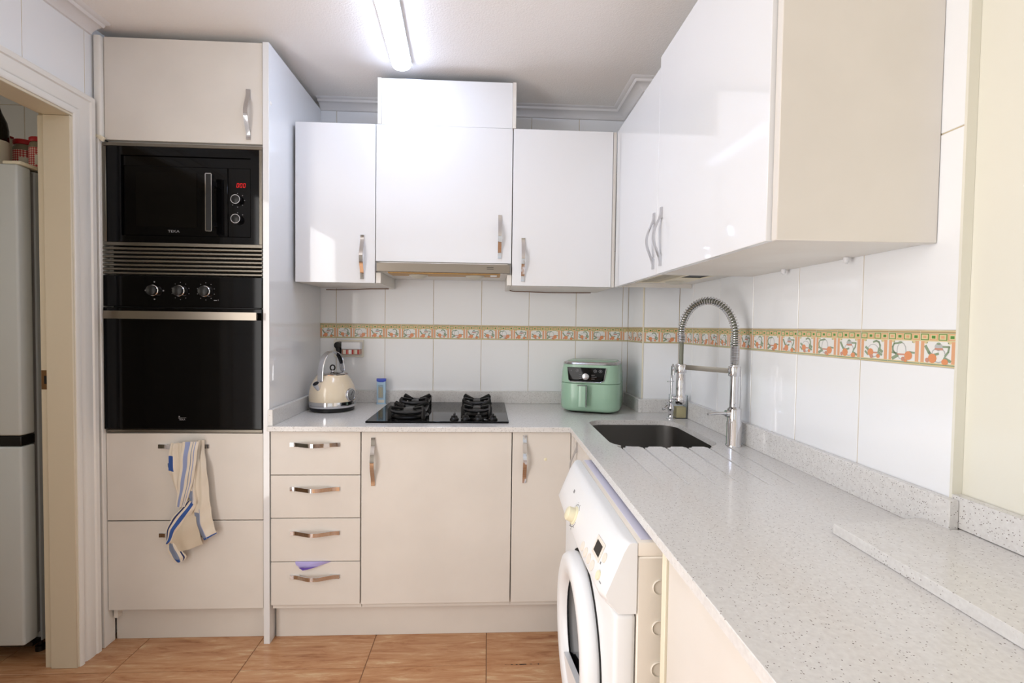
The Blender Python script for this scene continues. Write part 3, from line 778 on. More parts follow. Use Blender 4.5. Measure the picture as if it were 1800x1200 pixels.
# path of hose
r_ = Ld/2; zs = 1.265; pth = []
for i in range(8): pth.append(Vector((BX-.003, BYF, 1.165+(zs-1.165)*i/8)))
for i in range(33):
    a = PI*i/32; pth.append(Vector((BX-.003, BYF, zs))+dn*(r_-r_*math.cos(a))+Vector((0, 0, 1.19*r_*math.sin(a))))
for i in range(1, 8): pth.append(Vector((HX, HY, zs-(zs-1.235)*i/7)))
obj('hose', MB().tube(pth+[Vector((HX, HY, 1.20)), Vector((HX, HY, 1.154))], .0078, 12), 'hose', tap)
def coil(path, pitchf, R, rw, seg=12):
    # arc-length walk with a helix
    L = [0]
    for i in range(1, len(path)): L.append(L[-1]+(path[i]-path[i-1]).length)
    out = []; s = 0; ph = 0; up = Vector((side.x, side.y, 0)).normalized()
    while s < L[-1]:
        j = max(i for i in range(len(L)) if L[i] <= s); j = min(j, len(path)-2)
        t = (s-L[j])/max(L[j+1]-L[j], 1e-9); p = path[j].lerp(path[j+1], t)
        d = (path[min(j+2, len(path)-1)]-path[max(j-1, 0)]).normalized()
        b = d.cross(up).normalized()
        out.append(p+(up*math.cos(ph)+b*math.sin(ph))*R)
        ph += 2*PI/seg; s += pitchf(s/L[-1])/seg
    return out
def pf(t):
    return .0042 if t < .13 else (.0078 if t < .22 else (.0098 if t < .92 else .0058))
obj('spring', MB().tube(coil(pth, pf, .0132, .0019), .0019, 6), 'bchrome', tap)

# ---- small filtered water tap behind the sink
ft = thing('filter_tap', 'small ornate chrome drinking water tap behind the sink bowl', 'tap', (1.318, -.425, WZ))
fx, fy = 1.318, -.425
obj('base', MB().lathe([(.0205, WZ), (.0205, WZ+.003), (.012, WZ+.008), (.0085, WZ+.02), (.0115, WZ+.030), (.015, WZ+.042), (.015, WZ+.052), (.010, WZ+.062), (.0075, WZ+.070), (.0105, WZ+.075), (.0105, WZ+.085), (.006, WZ+.09)], (fx, fy, 0), 24), 'bchrome', ft)
obj('lever', MB().tube([(fx-.008, fy-.004, WZ+.052), (fx-.022, fy-.012, WZ+.060), (fx-.034, fy-.016, WZ+.048), (fx-.044, fy-.020, WZ+.046)], [.006, .0075, .005, .0065], 10).lathe([(.0001, WZ+.060), (.007, WZ+.063), (.007, WZ+.072), (.0001, WZ+.078)], (fx-.020, fy-.010, 0), 12), 'bchrome', ft)
pts = [Vector((fx, fy, WZ+.09)), Vector((fx+.001, fy, WZ+.17))]
pts += [Vector((fx, fy-.004, WZ+.215)), Vector((fx-.002, fy-.012, WZ+.236)), Vector((fx-.004, fy-.024, WZ+.243)), Vector((fx-.006, fy-.036, WZ+.236)), Vector((fx-.008, fy-.042, WZ+.218)), Vector((fx-.008, fy-.043, WZ+.200))]
obj('spout', MB().tube(pts, [.0052, .0052, .005, .005, .005, .0052, .006, .0062], 10), 'bchrome', ft)
obj('cross_bar', MB().tube([(fx-.022, fy-.012, WZ+.168), (fx+.012, fy+.002, WZ+.168)], .0024, 8), 'bchrome', ft)

# ---- clear holder with yellow sponge
cp = thing('sponge_holder', 'clear plastic holder with a yellow sponge behind the spring tap', 'container', (1.362, -.40, WZ))
hx0, hx1, hy0, hy1 = 1.325, 1.394, -.425, -.378
mb = MB()
for (a, b, c, d) in ((hx0, hx1, hy0, hy0+.0015), (hx0, hx1, hy1-.0015, hy1), (hx0, hx0+.0015, hy0+.0015, hy1-.0015), (hx1-.0015, hx1, hy0+.0015, hy1-.0015)): mb.box(a, b, c, d, WZ+.0012, WZ+.105)
mb.box(hx0, hx1, hy0, hy1, WZ+.0002, WZ+.0012)
obj('shell', mb, 'clearplas', cp)
obj('sponge', MB().box(1.345, 1.391, -.421, -.382, WZ+.002, WZ+.052, .005, 2), 'sponge', cp)

# ------------------------------------------------------------------ hob
hb = thing('gas_hob', 'black glass gas hob with four burners set in the worktop', 'hob', (.29, -.29, WZ))
HZ = WZ+.008
obj('glass_top', MB().box(.0, .588, -.546, -.032, WZ+.0002, HZ, .0015), 'blackglass', hb)
def burner(x, y, r, gs):
    b = obj('burner', MB().lathe([(r+.022, HZ+.0002), (r+.024, HZ+.004), (r+.016, HZ+.010), (r+.004, HZ+.012), (r*.9, HZ+.012)], (x, y, 0), 36), 'iron', hb)
    obj('flame_ring', MB().lathe([(r*.86, HZ+.012), (r*.9, HZ+.0135), (r*.9, HZ+.021), (r*.82, HZ+.0225)], (x, y, 0), 36), M['bronze'], b)
    obj('burner_cap', MB().lathe([(r*.86, HZ+.0227), (r*.92, HZ+.025), (r*.9, HZ+.030), (r*.6, HZ+.033), (.0001, HZ+.0335)], (x, y, 0), 36), 'iron', b)
    # pan support: square ring with four arms and a raised outer rim
    mb = MB(); zt = HZ+.047
    for k in range(4):
        a = PI/4+PI/2*k; c, s = math.cos(a), math.sin(a)
        R = gs*1.2
        p0 = Vector((x+c*R, y+s*R, HZ+.0005)); p1 = Vector((x+c*R, y+s*R, zt-.006)); p2 = Vector((x+c*R*.96, y+s*R*.96, zt)); p3 = Vector((x+c*R*.45, y+s*R*.45, zt-.010)); p4 = Vector((x+c*R*.32, y+s*R*.32, zt-.012))
        mb.tube([p0, p1, p2, p3, p4], [.0095, .009, .0075, .006, .0052], 6)
    ring = []
    for k in range(4):
        a = PI/4+PI/2*k; b2 = a+PI/2
        A = Vector((x+math.cos(a)*gs*1.2, y+math.sin(a)*gs*1.2, HZ+.034)); B = Vector((x+math.cos(b2)*gs*1.2, y+math.sin(b2)*gs*1.2, HZ+.034))
        mb.tube([A, A.lerp(B, .2)-Vector((0, 0, .008)), A.lerp(B, .5)-Vector((0, 0, .011)), A.lerp(B, .8)-Vector((0, 0, .008)), B], .0078, 6)
    obj('pan_support', mb, 'iron', b)
burner(.158, -.415, .062, .083); burner(.150, -.165, .040, .072); burner(.452, -.375, .036, .070); burner(.447, -.160, .040, .072)
for x in (.360, .408, .462, .524):
    mb = MB().lathe([(.019, HZ+.0002), (.019, HZ+.004), (.0145, HZ+.007), (.012, HZ+.016), (.0105, HZ+.017), (.0001, HZ+.017)], (x, -.502, 0), 24)
    mb.prism([(x-.0045, HZ+.016), (x+.0045, HZ+.016), (x+.0035, HZ+.027), (x-.0035, HZ+.027)], 'y', -.519, -.486, .001)
    obj('knob', mb, 'black', hb)

# ------------------------------------------------------------------ kettle
kt = thing('kettle', 'cream retro kettle with chrome arched handle and dial beside the oven tower', 'kettle', (-.228, -.235, WZ), math.radians(-112))
obj('power_base', MB().lathe([(.093, .0002), (.098, .004), (.099, .018), (.094, .020), (.0001, .020)][:5], n=56), 'black', kt, local=True)
obj('chrome_band', MB().lathe([(.1035, .0202), (.105, .022), (.105, .030), (.1038, .031), (.105, .032), (.1045, .047)], n=56), 'bchrome', kt, local=True)
obj('body', MB().lathe([(.1035, .0472), (.1045, .052), (.1045, .075), (.102, .095), (.096, .117), (.087, .137), (.077, .153), (.071, .161), (.0695, .166), (.069, .168)], n=64), 'cream', kt, local=True)
obj('lid', MB().lathe([(.070, .1682), (.0705, .171), (.066, .174), (.03, .176), (.012, .1775), (.008, .181), (.006, .186)], n=48), 'bchrome', kt, local=True)
rg = [(.0, .0105*math.cos(2*PI*i/24), .1985+.0125*math.sin(2*PI*i/24)) for i in range(24)]
mb = MB().tube(rg, .0034, 8, closed=True).xf(Matrix.Rotation(math.radians(22), 4, 'Z'))
obj('lid_ring', mb, 'black', kt, local=True)
def hpath(off):
    P = [(.083, .128), (.083, .150), (.081, .190), (.074, .225), (.060, .253), (.038, .270), (.010, .2765), (-.020, .272), (-.046, .256), (-.062, .232), (-.068, .205), (-.070, .172)]
    return P
P = hpath(0); vs = []; n = len(P)
for i, (x, z) in enumerate(P):
    a = Vector(P[min(i+1, n-1)])-Vector(P[max(i-1, 0)]); nr = Vector((a.y, -a.x)).normalized()*(-1)
    t = .0035
    for (sy, s_) in ((-.0175, 1), (.0175, 1), (.0175, -1), (-.0175, -1)): vs.append((x+nr.x*t*s_, sy, z+nr.y*t*s_))
fs = [(i*4+j, i*4+(j+1) % 4, i*4+4+(j+1) % 4, i*4+4+j) for i in range(n-1) for j in range(4)]+[(0, 1, 2, 3), (4*n-1, 4*n-2, 4*n-3, 4*n-4)]
hd = obj('handle', MB().add(vs, fs, 0, True), 'bchrome', kt, local=True)
md = hd.modifiers.new('s', 'SUBSURF'); md.levels = md.render_levels = 2
obj('handle_grip', MB().tube([(-.034, 0, .257), (-.052, 0, .240), (-.0615, 0, .215)], [.006, .009, .006], 8), 'black', kt, local=True)
a = MB().lathe([(.0115, -.022), (.0135, .0), (.0150, .016), (.0160, .022), (.0135, .022), (.0120, .010)], n=24, cap=False).xf(Matrix.Translation((.098, 0, .118)) @ Matrix.Rotation(math.radians(38), 4, 'Y'))
sp = obj('spout', a, 'bchrome', kt, local=True)
b = MB().lathe([(.0130, .016), (.0001, .0155)], n=20, cap=False).xf(Matrix.Translation((.098, 0, .118)) @ Matrix.Rotation(math.radians(38), 4, 'Y'))
obj('spout_opening', b, 'darkgap', kt, local=True)
gm = Matrix.Rotation(math.radians(88), 4, 'Z') @ Matrix.Translation((.1005, 0, .078)) @ Matrix.Rotation(math.radians(86), 4, 'Y')
gg = obj('dial', MB().lathe([(.029, -.006), (.030, .006), (.028, .010), (.025, .010), (.0245, .008)], n=36, cap=False).xf(gm), 'bchrome', kt, local=True)
obj('dial_face', MB().lathe([(.0248, .0078), (.0001, .0079)], n=32, cap=False).xf(gm), 'silver', kt, local=True)
obj('dial_pointer', MB().box(-.001, .001, -.004, .019, .0082, .0092).xf(gm @ Matrix.Rotation(.9, 4, 'Z')), 'black', kt, local=True)
ki = (Matrix.Translation(kt.location) @ Matrix.Rotation(kt.rotation_euler.z, 4, 'Z')).inverted()
obj('power_cord', MB().tube([(-.253, -.034, 1.108), (-.246, -.036, 1.080), (-.236, -.042, 1.045), (-.228, -.050, 1.0), (-.222, -.056, .95), (-.216, -.062, .905), (-.205, -.080, .8875), (-.200, -.105, .8875), (-.205, -.138, .8875)], .003, 8).xf(ki), 'black', kt, local=True)

# ---- socket plate, plug and white plug-in unit above the kettle
so = thing('wall_socket', 'double cream wall socket plate above the kettle', 'socket', (-.215, -.008, 1.12))
obj('plate', MB().box(-.2925, -.142, -.010, -.0005, 1.118, 1.2075, .002), M['socket'], so)
obj('module', MB().box(-.285, -.222, -.0125, -.0102, 1.130, 1.197, .0015), 'carcass', so)
obj('module', MB().box(-.213, -.150, -.0125, -.0102, 1.130, 1.197, .0015), 'carcass', so)
pl = obj('plug', MB().lathe([(.0001, -.055), (.017, -.052), (.0185, -.040), (.0185, -.013)], (-.262, 0, 1.180), 24, 'y').tube([(-.262, -.035, 1.168), (-.259, -.037, 1.150), (-.256, -.036, 1.128), (-.253, -.034, 1.105)], [.015, .012, .008, .005], 12), 'black',
         label='black moulded plug in the left half of the wall socket', cat='plug')
pa = thing('plug_adapter', 'white plug-in unit with red striped underside beside the black plug', 'adapter', (-.19, -.03, 1.14))
obj('body', MB().box(-.2415, -.1465, -.060, -.013, 1.160, 1.198, .006, 3), 'lampbody', pa)
obj('striped_base', MB().box(-.238, -.150, -.054, -.014, 1.134, 1.1596, .002), 'p_pink', pa, label='pink underside with red and white stripes')
for i in range(3): obj('stripe', MB().box(-.232+i*.028, -.218+i*.028, -.0552, -.0542, 1.136, 1.158), 'paper' if i != 1 else 'p_white', pa)
for i in range(3): obj('red_bar', MB().box(-.2165+i*.028, -.2105+i*.028, -.0552, -.0542, 1.136, 1.158), 'red', pa)

# ---- toothpick box by the hob
tb = thing('toothpick_pack', 'small upright pale blue pack with blue lid between kettle and hob', 'pack', (-.040, -.05, WZ))
obj('pack', MB().box(-.062, -.018, -.062, -.046, WZ+.0002, WZ+.117, .002).box(-.064, -.016, -.063, -.045, WZ+.0002, WZ+.004), 'lightblue', tb)
obj('lid', MB().prism([(-.063, .1172+WZ), (-.063, .130+WZ), (-.017, .130+WZ), (-.017, .1172+WZ), (-.030, .112+WZ), (-.050, .112+WZ)], 'y', -.0632, -.045, .001), 'blue', tb)
obj('window', MB().box(-.053, -.029, -.0636, -.0622, WZ+.030, WZ+.098), 'clearplas', tb)
mb = MB()
for i in range(6): mb.box(-.0515+i*.0036, -.0500+i*.0036, -.0646, -.0637, WZ+.034, WZ+.092-.004*(i % 3))
obj('toothpicks', mb, 'p_cream', tb); tb.children[-1]['kind'] = 'stuff'
obj('label_print', MB().box(-.055, -.024, -.0632, -.0622, WZ+.008, WZ+.022), 'paper', tb)

# ---- air fryer
af = thing('air_fryer', 'mint green air fryer standing in the corner of the worktop', 'air fryer', (1.015, -.186, WZ), math.radians(-20))
af.scale = (1.09, 1.07, 1.0)
def sell(hx, hy, r, z, n=8, dx=0, dy=0): return [(x+dx, y+dy, z) for x, y in rrect(-hx, hx, -hy, hy, r, n)]
def loft(rings, mi=0, cap0=True, cap1=True):
    k = len(rings[0]); vs = [v for r in rings for v in r]; fs = []
    for j in range(len(rings)-1):
        for i in range(k): fs.append((j*k+i, j*k+(i+1) % k, (j+1)*k+(i+1) % k, (j+1)*k+i))
    if cap0: fs.append(tuple(range(k))[::-1])
    if cap1: fs.append(tuple(range((len(rings)-1)*k, len(rings)*k)))
    return MB().add(vs, fs, mi, True)
W_, D_ = .129, .132
obj('foot', loft([sell(.10, .10, .05, .0002), sell(.105, .105, .05, .008)]), 'black', af, local=True)
bas = obj('basket', loft([sell(.112, .115, .05, .0082), sell(W_-.004, D_-.004, .062, .016), sell(W_, D_, .066, .028), sell(W_, D_, .066, .080), sell(W_-.0005, D_-.0005, .066, .139), sell(W_-.003, D_-.003, .064, .1405)]), 'mint', af, local=True)
obj('body', loft([sell(W_-.004, D_-.004, .062, .1418), sell(W_-.0005, D_-.0005, .066, .143), sell(W_-.003, D_-.003, .065, .19), sell(W_-.008, D_-.007, .062, .228)]), 'mint', af, local=True)
obj('top_trim', loft([sell(W_-.0082, D_-.0072, .062, .2282), sell(W_-.0075, D_-.0065, .062, .231), sell(W_-.011, D_-.010, .060, .2375), sell(W_-.022, D_-.022, .055, .2405)]), 'silver', af, local=True)
obj('lid_panel', loft([sell(W_-.020, D_-.034, .050, .2407, dy=.016), sell(W_-.024, D_-.038, .048, .244, dy=.016)]), 'mint', af, local=True)
# control panel on the front
yf = -D_-.0010
pn = obj('control_panel', MB().prism([(-.078, .150), (.050, .150), (.064, .157), (.072, .216), (-.092, .216), (-.086, .157)], 'y', yf-.0022, yf+.0105, .0008), 'blackglass', af, local=True)
def plane_ring(cx, cz, r, t, y): return MB().lathe([(r, y), (r, y-.0008), (r-t, y-.0008), (r-t, y)], (cx, 0, cz), 24, 'y', cap=False)
obj('panel_trim', MB().tube([(-.086, yf-.002, .157), (-.078, yf-.002, .1495), (.050, yf-.002, .1495), (.065, yf-.001, .157), (.0735, yf, .216)], .0016, 6), 'silver', pn, local=True)
pn.children[-1].location = pn.children[-1].location-pn.location
for nm, mb, m in (('dial', MB().lathe([(.0155, yf-.0024), (.0150, yf-.010), (.013, yf-.011), (.0001, yf-.011)], (-.012, 0, .175), 28, 'y'), 'silver'),
                  ('buttons', MB(), 'greyprint'), ('display', MB().box(-.022, .010, yf-.0027, yf-.0023, .196, .208), 'window')):
    if nm == 'buttons':
        for cx, r in ((-.048, .0062), (.028, .0070), (.050, .0070)):
            q = plane_ring(cx, .2015, r, .0014, yf-.0023); mb.add(q.v, q.f, 0, True)
        for cx in (-.074, -.0475, .028, .050): mb.box(cx-.0016, cx+.0016, yf-.0028, yf-.0023, .1995, .2035)
        for z in (.164, .173, .182): mb.box(-.040, -.030, yf-.0028, yf-.0023, z, z+.0014).box(.012, .026 if z != .173 else .034, yf-.0028, yf-.0023, z, z+.0014)
    o = obj(nm, mb, m, af, local=True)
obj('basket_handle', loft([[(x-.022, y*1-D_-.020, z) for x, y in rrect(-.0175, .0175, -.018, .018, .006, 3)] for z in (.038, .040, .130, .134)]), 'mint', af, local=True)
obj('handle_trim', MB().tube([(-.0035, -D_-.0375, .038), (-.0035, -D_-.0375, .134), (-.0040, -D_-.030, .1362), (-.040, -D_-.030, .1362), (-.0405, -D_-.0375, .134)], .0022, 6), 'silver', af, local=True)
obj('seam', loft([sell(W_-.0035, D_-.0035, .064, .1404), sell(W_-.0035, D_-.0035, .064, .1419)]), 'mintdark', af, local=True)

# ------------------------------------------------------------------ wall cabinets
UY = -.369
wc = thing('wall_cabinet', 'glossy white wall cabinet above the kettle, left of the hood', 'cabinet', (-.175, -.2, 1.47))
obj('carcass', carcass(-.3485, -.001, UY+.019, -.0015, 1.471, 2.162), 'carcass', wc)
d = front('door', -.3485, -.0035, 1.470, 2.163, UY, 'gloss', wc); handle(d, (-.0585, UY, 1.583), 'z', OUT)
hcab = thing('wall_cabinet', 'glossy white cabinet in the centre housing the extractor hood', 'cabinet', (.3, -.2, 1.56))
mb = MB().box(.0, .016, UY+.019, -.0015, 1.471, 2.162).box(.584, .600, UY+.019, -.0015, 1.471, 2.162).box(.016, .584, UY+.019, -.0015, 2.146, 2.162)
obj('carcass', mb, 'carcass', hcab)
d = front('door', -.0005, .5975, 1.567, 2.163, UY, 'gloss', hcab); handle(d, (.545, UY, 1.684), 'z', OUT)
bx = MB().box(.0045, .0205, UY, -.0015, 2.1645, 2.365, .0008).box(.5955, .6115, UY, -.0015, 2.1645, 2.365, .0008)
obj('duct_side', bx, 'carcass', hcab)
obj('duct_front', MB().box(.0210, .5950, UY+.003, UY+.020, 2.1645, 2.364, .0008), 'gloss', hcab)
obj('filler_strip', MB().box(.0, .0205, UY+.006, UY+.018, 1.471, 1.517, .0005), 'carcass', hcab)
obj('filler_strip', MB().box(.5795, .600, UY+.006, UY+.018, 1.471, 1.517, .0005), 'carcass', hcab)
wr = thing('wall_cabinet', 'glossy white wall cabinet above the air fryer, right of the hood', 'cabinet', (.825, -.2, 1.47))
obj('carcass', carcass(.6015, 1.066, UY+.019, -.0015, 1.471, 2.162), 'carcass', wr)
d = front('door', .6015, 1.0495, 1.470, 2.163, UY, 'gloss', wr); handle(d, (.650, UY, 1.585), 'z', OUT)
obj('corner_filler', MB().box(1.0515, 1.0655, UY+.004, UY+.018, 1.470, 2.163), 'carcass', wr)
# side wall cabinets
far = thing('wall_cabinet', 'glossy white side wall cabinet above the sink, the one nearer the corner', 'cabinet', (1.24, -.66, 1.47))
FX = 1.067
mb = MB().box(FX+.019, XR-.002, -.9165, -.9005, 1.471, 2.163).box(FX+.019, XR-.002, -.389, -.373, 1.471, 2.163).box(FX+.019, XR-.002, -.900, -.389, 2.147, 2.163)
mb.box(FX+.019, 1.10, -.900, -.389, 1.488, 1.500).box(1.30, XR-.002, -.900, -.389, 1.488, 1.500).box(1.10, 1.30, -.56, -.389, 1.488, 1.500)
obj('carcass', mb, 'carcass', far)
d = obj('door', MB().box(FX, FX+.018, -.9165, -.372, 1.470, 2.164, .0012), 'gloss', far); handle(d, (FX, -.891, 1.587), 'z', (-1, 0, 0))
near = thing('wall_cabinet', 'large glossy white side wall cabinet with beige end panel nearest the camera', 'cabinet', (1.24, -1.25, 1.47))
mb = carcass(FX+.019, XR-.002, -1.576, -.9185, 1.4705, 2.196)
mb = MB().box(FX+.019, XR-.002, -1.576, -1.560, 1.4715, 2.196).box(FX+.019, XR-.002, -.9345, -.9185, 1.4715, 2.196).box(FX+.019, XR-.002, -1.560, -.9345, 2.18, 2.196).box(FX+.019, XR-.002, -1.560, -.9345, 1.4715, 1.4875)
obj('carcass', mb, 'carcass', near)
d = obj('door', MB().box(FX, FX+.018, -1.577, -.9185, 1.470, 2.197, .0012), 'gloss', near); handle(d, (FX, -.962, 1.590), 'z', (-1, 0, 0))
obj('end_panel', MB().box(1.077, XR-.001, -1.598, -1.5785, 1.4685, 2.2, .0015), 'satin', near, label='broad flat beige end panel')
for x, y in ((1.393, -1.373), (1.393, -1.112)):
    obj('bracket', MB().lathe([(.0065, 1.4585), (.0065, 1.471)], (x, y, 0), 14).box(x-.003, x+.003, y-.003, y+.003, 1.455, 1.459), 'lampbody', near)
# fan unit set into the underside of the far side cabinet
fu = thing('extractor_unit', 'slatted cream extractor set in the underside of the cabinet above the sink', 'extractor', (1.2, -.74, 1.475))
gr = MB()
for a, b, c, d in ((1.102, 1.298, -.898, -.890), (1.102, 1.298, -.578, -.562), (1.102, 1.110, -.890, -.578), (1.290, 1.298, -.890, -.578), (1.196, 1.204, -.890, -.578), (1.204, 1.290, -.760, -.752)): gr.box(a, b, c, d, 1.4745, 1.4785, .0004)
obj('frame', gr, 'creamedge', fu)
obj('dark_backing', MB().box(1.104, 1.296, -.896, -.564, 1.4795, 1.4875), 'navy', fu)
for i in range(18):
    y = -.880+i*.0172; obj('slat', MB().tube([(1.1103, y, 1.4762), (1.153, y+.002, 1.4748), (1.1957, y, 1.4762)], .0006, 6), 'creamedge', fu)
obj('lamp_lens', MB().lathe([(.0001, 1.462), (.022, 1.464), (.036, 1.470), (.040, 1.4738)], (1.245, -.63, 0), 28), 'lens', fu)
obj('lamp_plate', MB().box(1.2045, 1.2895, -.7515, -.5785, 1.4742, 1.4782), 'creamedge', fu)

# ---- cooker hood
hd = thing('cooker_hood', 'slim steel pull-out cooker hood under the centre cabinet', 'hood', (.3, -.2, 1.5))
obj('front_bar', MB().box(.0045, .5925, UY-.010, UY+.004, 1.5215, 1.5595, .001), 'steel', hd)
obj('end_cap', MB().box(.0005, .0042, UY-.009, UY+.004, 1.5215, 1.5595), 'greyprint', hd); obj('end_cap', MB().box(.5928, .5968, UY-.009, UY+.004, 1.5215, 1.5595), 'greyprint', hd)
obj('body', MB().box(.0175, .5825, UY+.0045, -.01, 1.5215, 1.5655), 'carcass', hd)
obj('filter', MB().box(.05, .55, UY+.010, -.24, 1.5165, 1.5212, .0008), 'amber', hd)
for x in (.175, .435): obj('lamp_lens', MB().lathe([(.0001, 1.499), (.022, 1.502), (.040, 1.511), (.044, 1.5162)], (x, -.285, 0), 32), 'lens', hd)
obj('switch', MB().box(.505, .535, UY+.02, UY+.05, 1.511, 1.5163, .001), 'lampbody', hd)
mk = MB()
for i in range(2): mk.box(.489, .519, UY-.0108, UY-.0102, 1.5385+i*.007, 1.5405+i*.007)
obj('control_marks', mk, 'black', hd, kind='stuff')
# cables under the wall cabinets
obj('cable', MB().tube([(-.330, -.012, 1.462), (-.27, -.03, 1.461), (-.18, -.04, 1.463), (-.10, -.05, 1.467), (-.03, -.06, 1.4675), (-.004, -.065, 1.4675)], .0022, 8), 'cable', label='thin brown cable under the wall cabinet left of the hood', cat='cable')
obj('cable', MB().tube([(.606, -.09, 1.4675), (.63, -.05, 1.466), (.70, -.035, 1.467), (.80, -.03, 1.465), (.92, -.025, 1.466), (1.03, -.03, 1.4675)], .0022, 8), 'cable', label='thin brown cable under the wall cabinet right of the hood', cat='cable')

# ------------------------------------------------------------------ ceiling lamp
la = thing('ceiling_light', 'long white LED batten light on the ceiling', 'light', (.145, -.9, 2.36))
def lampx(y): return .118+(-.43-y)*.05
def batt(w0, w1, z0, z1, y0, y1, n=10, half=True):
    rings = []
    for y in (y0, y0+.006, y1-.006, y1):
        s_ = .82 if y in (y0, y1) else 1; c = lampx(y)
        rings.append([(c+w0*s_*math.cos(PI+PI*i/n), y, z1+(z0-z1)*s_*math.sin(PI*i/n)) for i in range(n+1)]+[(c+w0*s_, y, z1+.001), (c-w0*s_, y, z1+.001)])
    return loft(rings)
obj('housing', MB().prism([(lampx(-.418)-.043, -.418), (lampx(-.418)+.043, -.418), (lampx(-1.37)+.043, -1.37), (lampx(-1.37)-.043, -1.37)], 'z', 2.392, ZC-.0003, .001), 'lampbody', la)
obj('diffuser', batt(.040, .04, 2.365, 2.3905, -1.366, -.422), 'lamp', la)

# ------------------------------------------------------------------ washing machine
wm = thing('washing_machine', 'white front-loading washing machine sticking out from under the worktop', 'washing machine', (1.05, -1.28, 0))
Y0, Y1 = -1.594, -.972
WF = .762
obj('body', MB().box(WF+.047, 1.36, Y0+.001, Y1-.001, .012, .8195, .003), 'washerwarmlit', wm)
obj('front_panel', MB().box(WF, WF+.0455, Y0, Y1, .10, .700, .010, 3), 'washer', wm)
obj('kick_panel', MB().box(WF+.004, WF+.0455, Y0, Y1, .012, .0975, .006, 2), 'washer', wm)
# fascia: bulging in plan towards the middle of the front
n = 24; rings = []
for i in range(n+1):
    t = i/n; y = Y0+(Y1-Y0)*t; b = .5*(1-(2*t-1)**2); e = min(1, min(t, 1-t)/.03)**.5
    pr = [(WF+.0455, .848), (WF+.026, .849), (WF+.018-.003*b, .846), (WF+.008-.008*b, .828), (WF-.014-.010*b, .775), (WF-.028-.010*b, .742-.012*b), (WF-.024-.006*b, .728-.016*b), (WF-.001, .7015), (WF+.0455, .7015)]
    rings.append([(x if j in (0, 8) else x+(1-e)*.010, y, z) for j, (x, z) in enumerate(pr)])
obj('control_fascia', loft(rings), 'washer', wm)
n_ = 1
obj('top_panel', MB().box(WF+.0462, 1.36, Y0, Y1, .8205, .850, .003, 2), 'washerwarmlit', wm)
obj('top_film', MB().box(WF+.056, 1.34, Y0+.012, Y1-.010, .8502, .8515), 'lilac', wm, label='pale lilac film on the machine top')
# pressed grips in the near side
for z in (.756, .671, .584, .50, .415, .33):
    ring = arc(.857, z, .0155, PI/2, 1.5*PI, 12)
    obj('side_recess', MB().tube([(x, Y0-.0002, zz) for x, zz in [(.905, z+.0155)]+ring+[(.905, z-.0155)]], .0016, 6), 'washerwarmlit', wm)
# porthole door
DC, DZc = -1.285, .458
pd = obj('door', MB().lathe([(.150, .7595), (.210, .7595), (.213, .750), (.212, .735), (.205, .724), (.190, .719), (.160, .722), (.148, .730), (.143, .742)], (0, DC, DZc), 64, 'x', cap=False), 'washer', wm)
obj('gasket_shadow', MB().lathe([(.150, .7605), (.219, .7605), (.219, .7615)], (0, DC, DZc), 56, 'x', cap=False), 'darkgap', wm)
obj('glass', MB().lathe([(.1425, .745), (.135, .7485), (.10, .752), (.0001, .754)], (0, DC, DZc), 48, 'x', cap=False), 'blackglass', pd)
# white lower segment inside the ring
vs = [(.727, DC+.1455*math.cos(a), DZc+.1455*math.sin(a)) for a in [math.radians(198+i*(312-198)/20) for i in range(21)]]
vs2 = [(.742, y, z) for _, y, z in vs]
k = len(vs)
obj('door_infill', MB().add(vs+vs2, [tuple(range(k)), tuple(range(2*k-1, k-1, -1))]+[(i, (i+1) % k, k+(i+1) % k, k+i) for i in range(k)]), 'washer', pd)
# controls lie on the sloping fascia: local frame
def fascia_pt(y, s):       # s 0 (lower edge) .. 1 (upper edge)
    t = (y-Y0)/(Y1-Y0); b = .5*(1-(2*t-1)**2)
    A = Vector((WF-.028-.010*b, y, .742-.012*b)); B = Vector((WF+.008-.008*b, y, .828))
    return A.lerp(B, s)
def on_fascia(mb, y, s, lift=.0005):
    A = fascia_pt(y, 0); B = fascia_pt(y, 1); v = (B-A).normalized(); t2 = (fascia_pt(y+.01, s)-fascia_pt(y-.01, s)).normalized()
    u = -t2; nrm = u.cross(v).normalized()
    if nrm.x > 0: nrm = -nrm
    p = fascia_pt(y, s)+nrm*lift
    m = Matrix.Identity(4)
    for i in range(3): m[i][0] = u[i]; m[i][1] = v[i]; m[i][2] = nrm[i]; m[i][3] = p[i]
    return mb.xf(m)
kn = obj('program_knob', on_fascia(MB().lathe([(.025, 0), (.025, .003), (.020, .005), (.0185, .022), (.015, .025), (.0001, .026)], n=24), -1.245, .36), 'ivory', wm)
obj('knob_scale', on_fascia(MB().lathe([(.0315, 0), (.0315, .0006), (.0295, .0006), (.0295, 0)], n=28, cap=False), -1.245, .36), 'greyprint', kn)
dsp = obj('display_frame', on_fascia(MB().box(-.030, .030, -.021, .021, 0, .0016, .0006), -1.49, .58), 'washerwarmlit', wm)
obj('display', on_fascia(MB().box(-.021, .021, -.013, .013, .0017, .0022), -1.49, .58), 'window', dsp)
for y in (-1.395, -1.428, -1.461, -1.494): obj('button', on_fascia(MB().lathe([(.012, 0), (.0115, .0022), (.0001, .0026)], n=18), y, .17), 'washerwarmlit', wm)
obj('button', on_fascia(MB().lathe([(.0105, 0), (.010, .0022), (.0001, .0026)], n=18), -1.540, .60), 'washerwarmlit', wm)
obj('start_button', on_fascia(MB().lathe([(.0105, 0), (.010, .003), (.0001, .0035)], n=18), -1.545, .20), 'ivory', wm)
mk = MB()
def mk_on(y, s, w, h):
    q = on_fascia(MB().box(-w/2, w/2, -h/2, h/2, 0, .0004), y, s); mk.add(q.v, q.f)
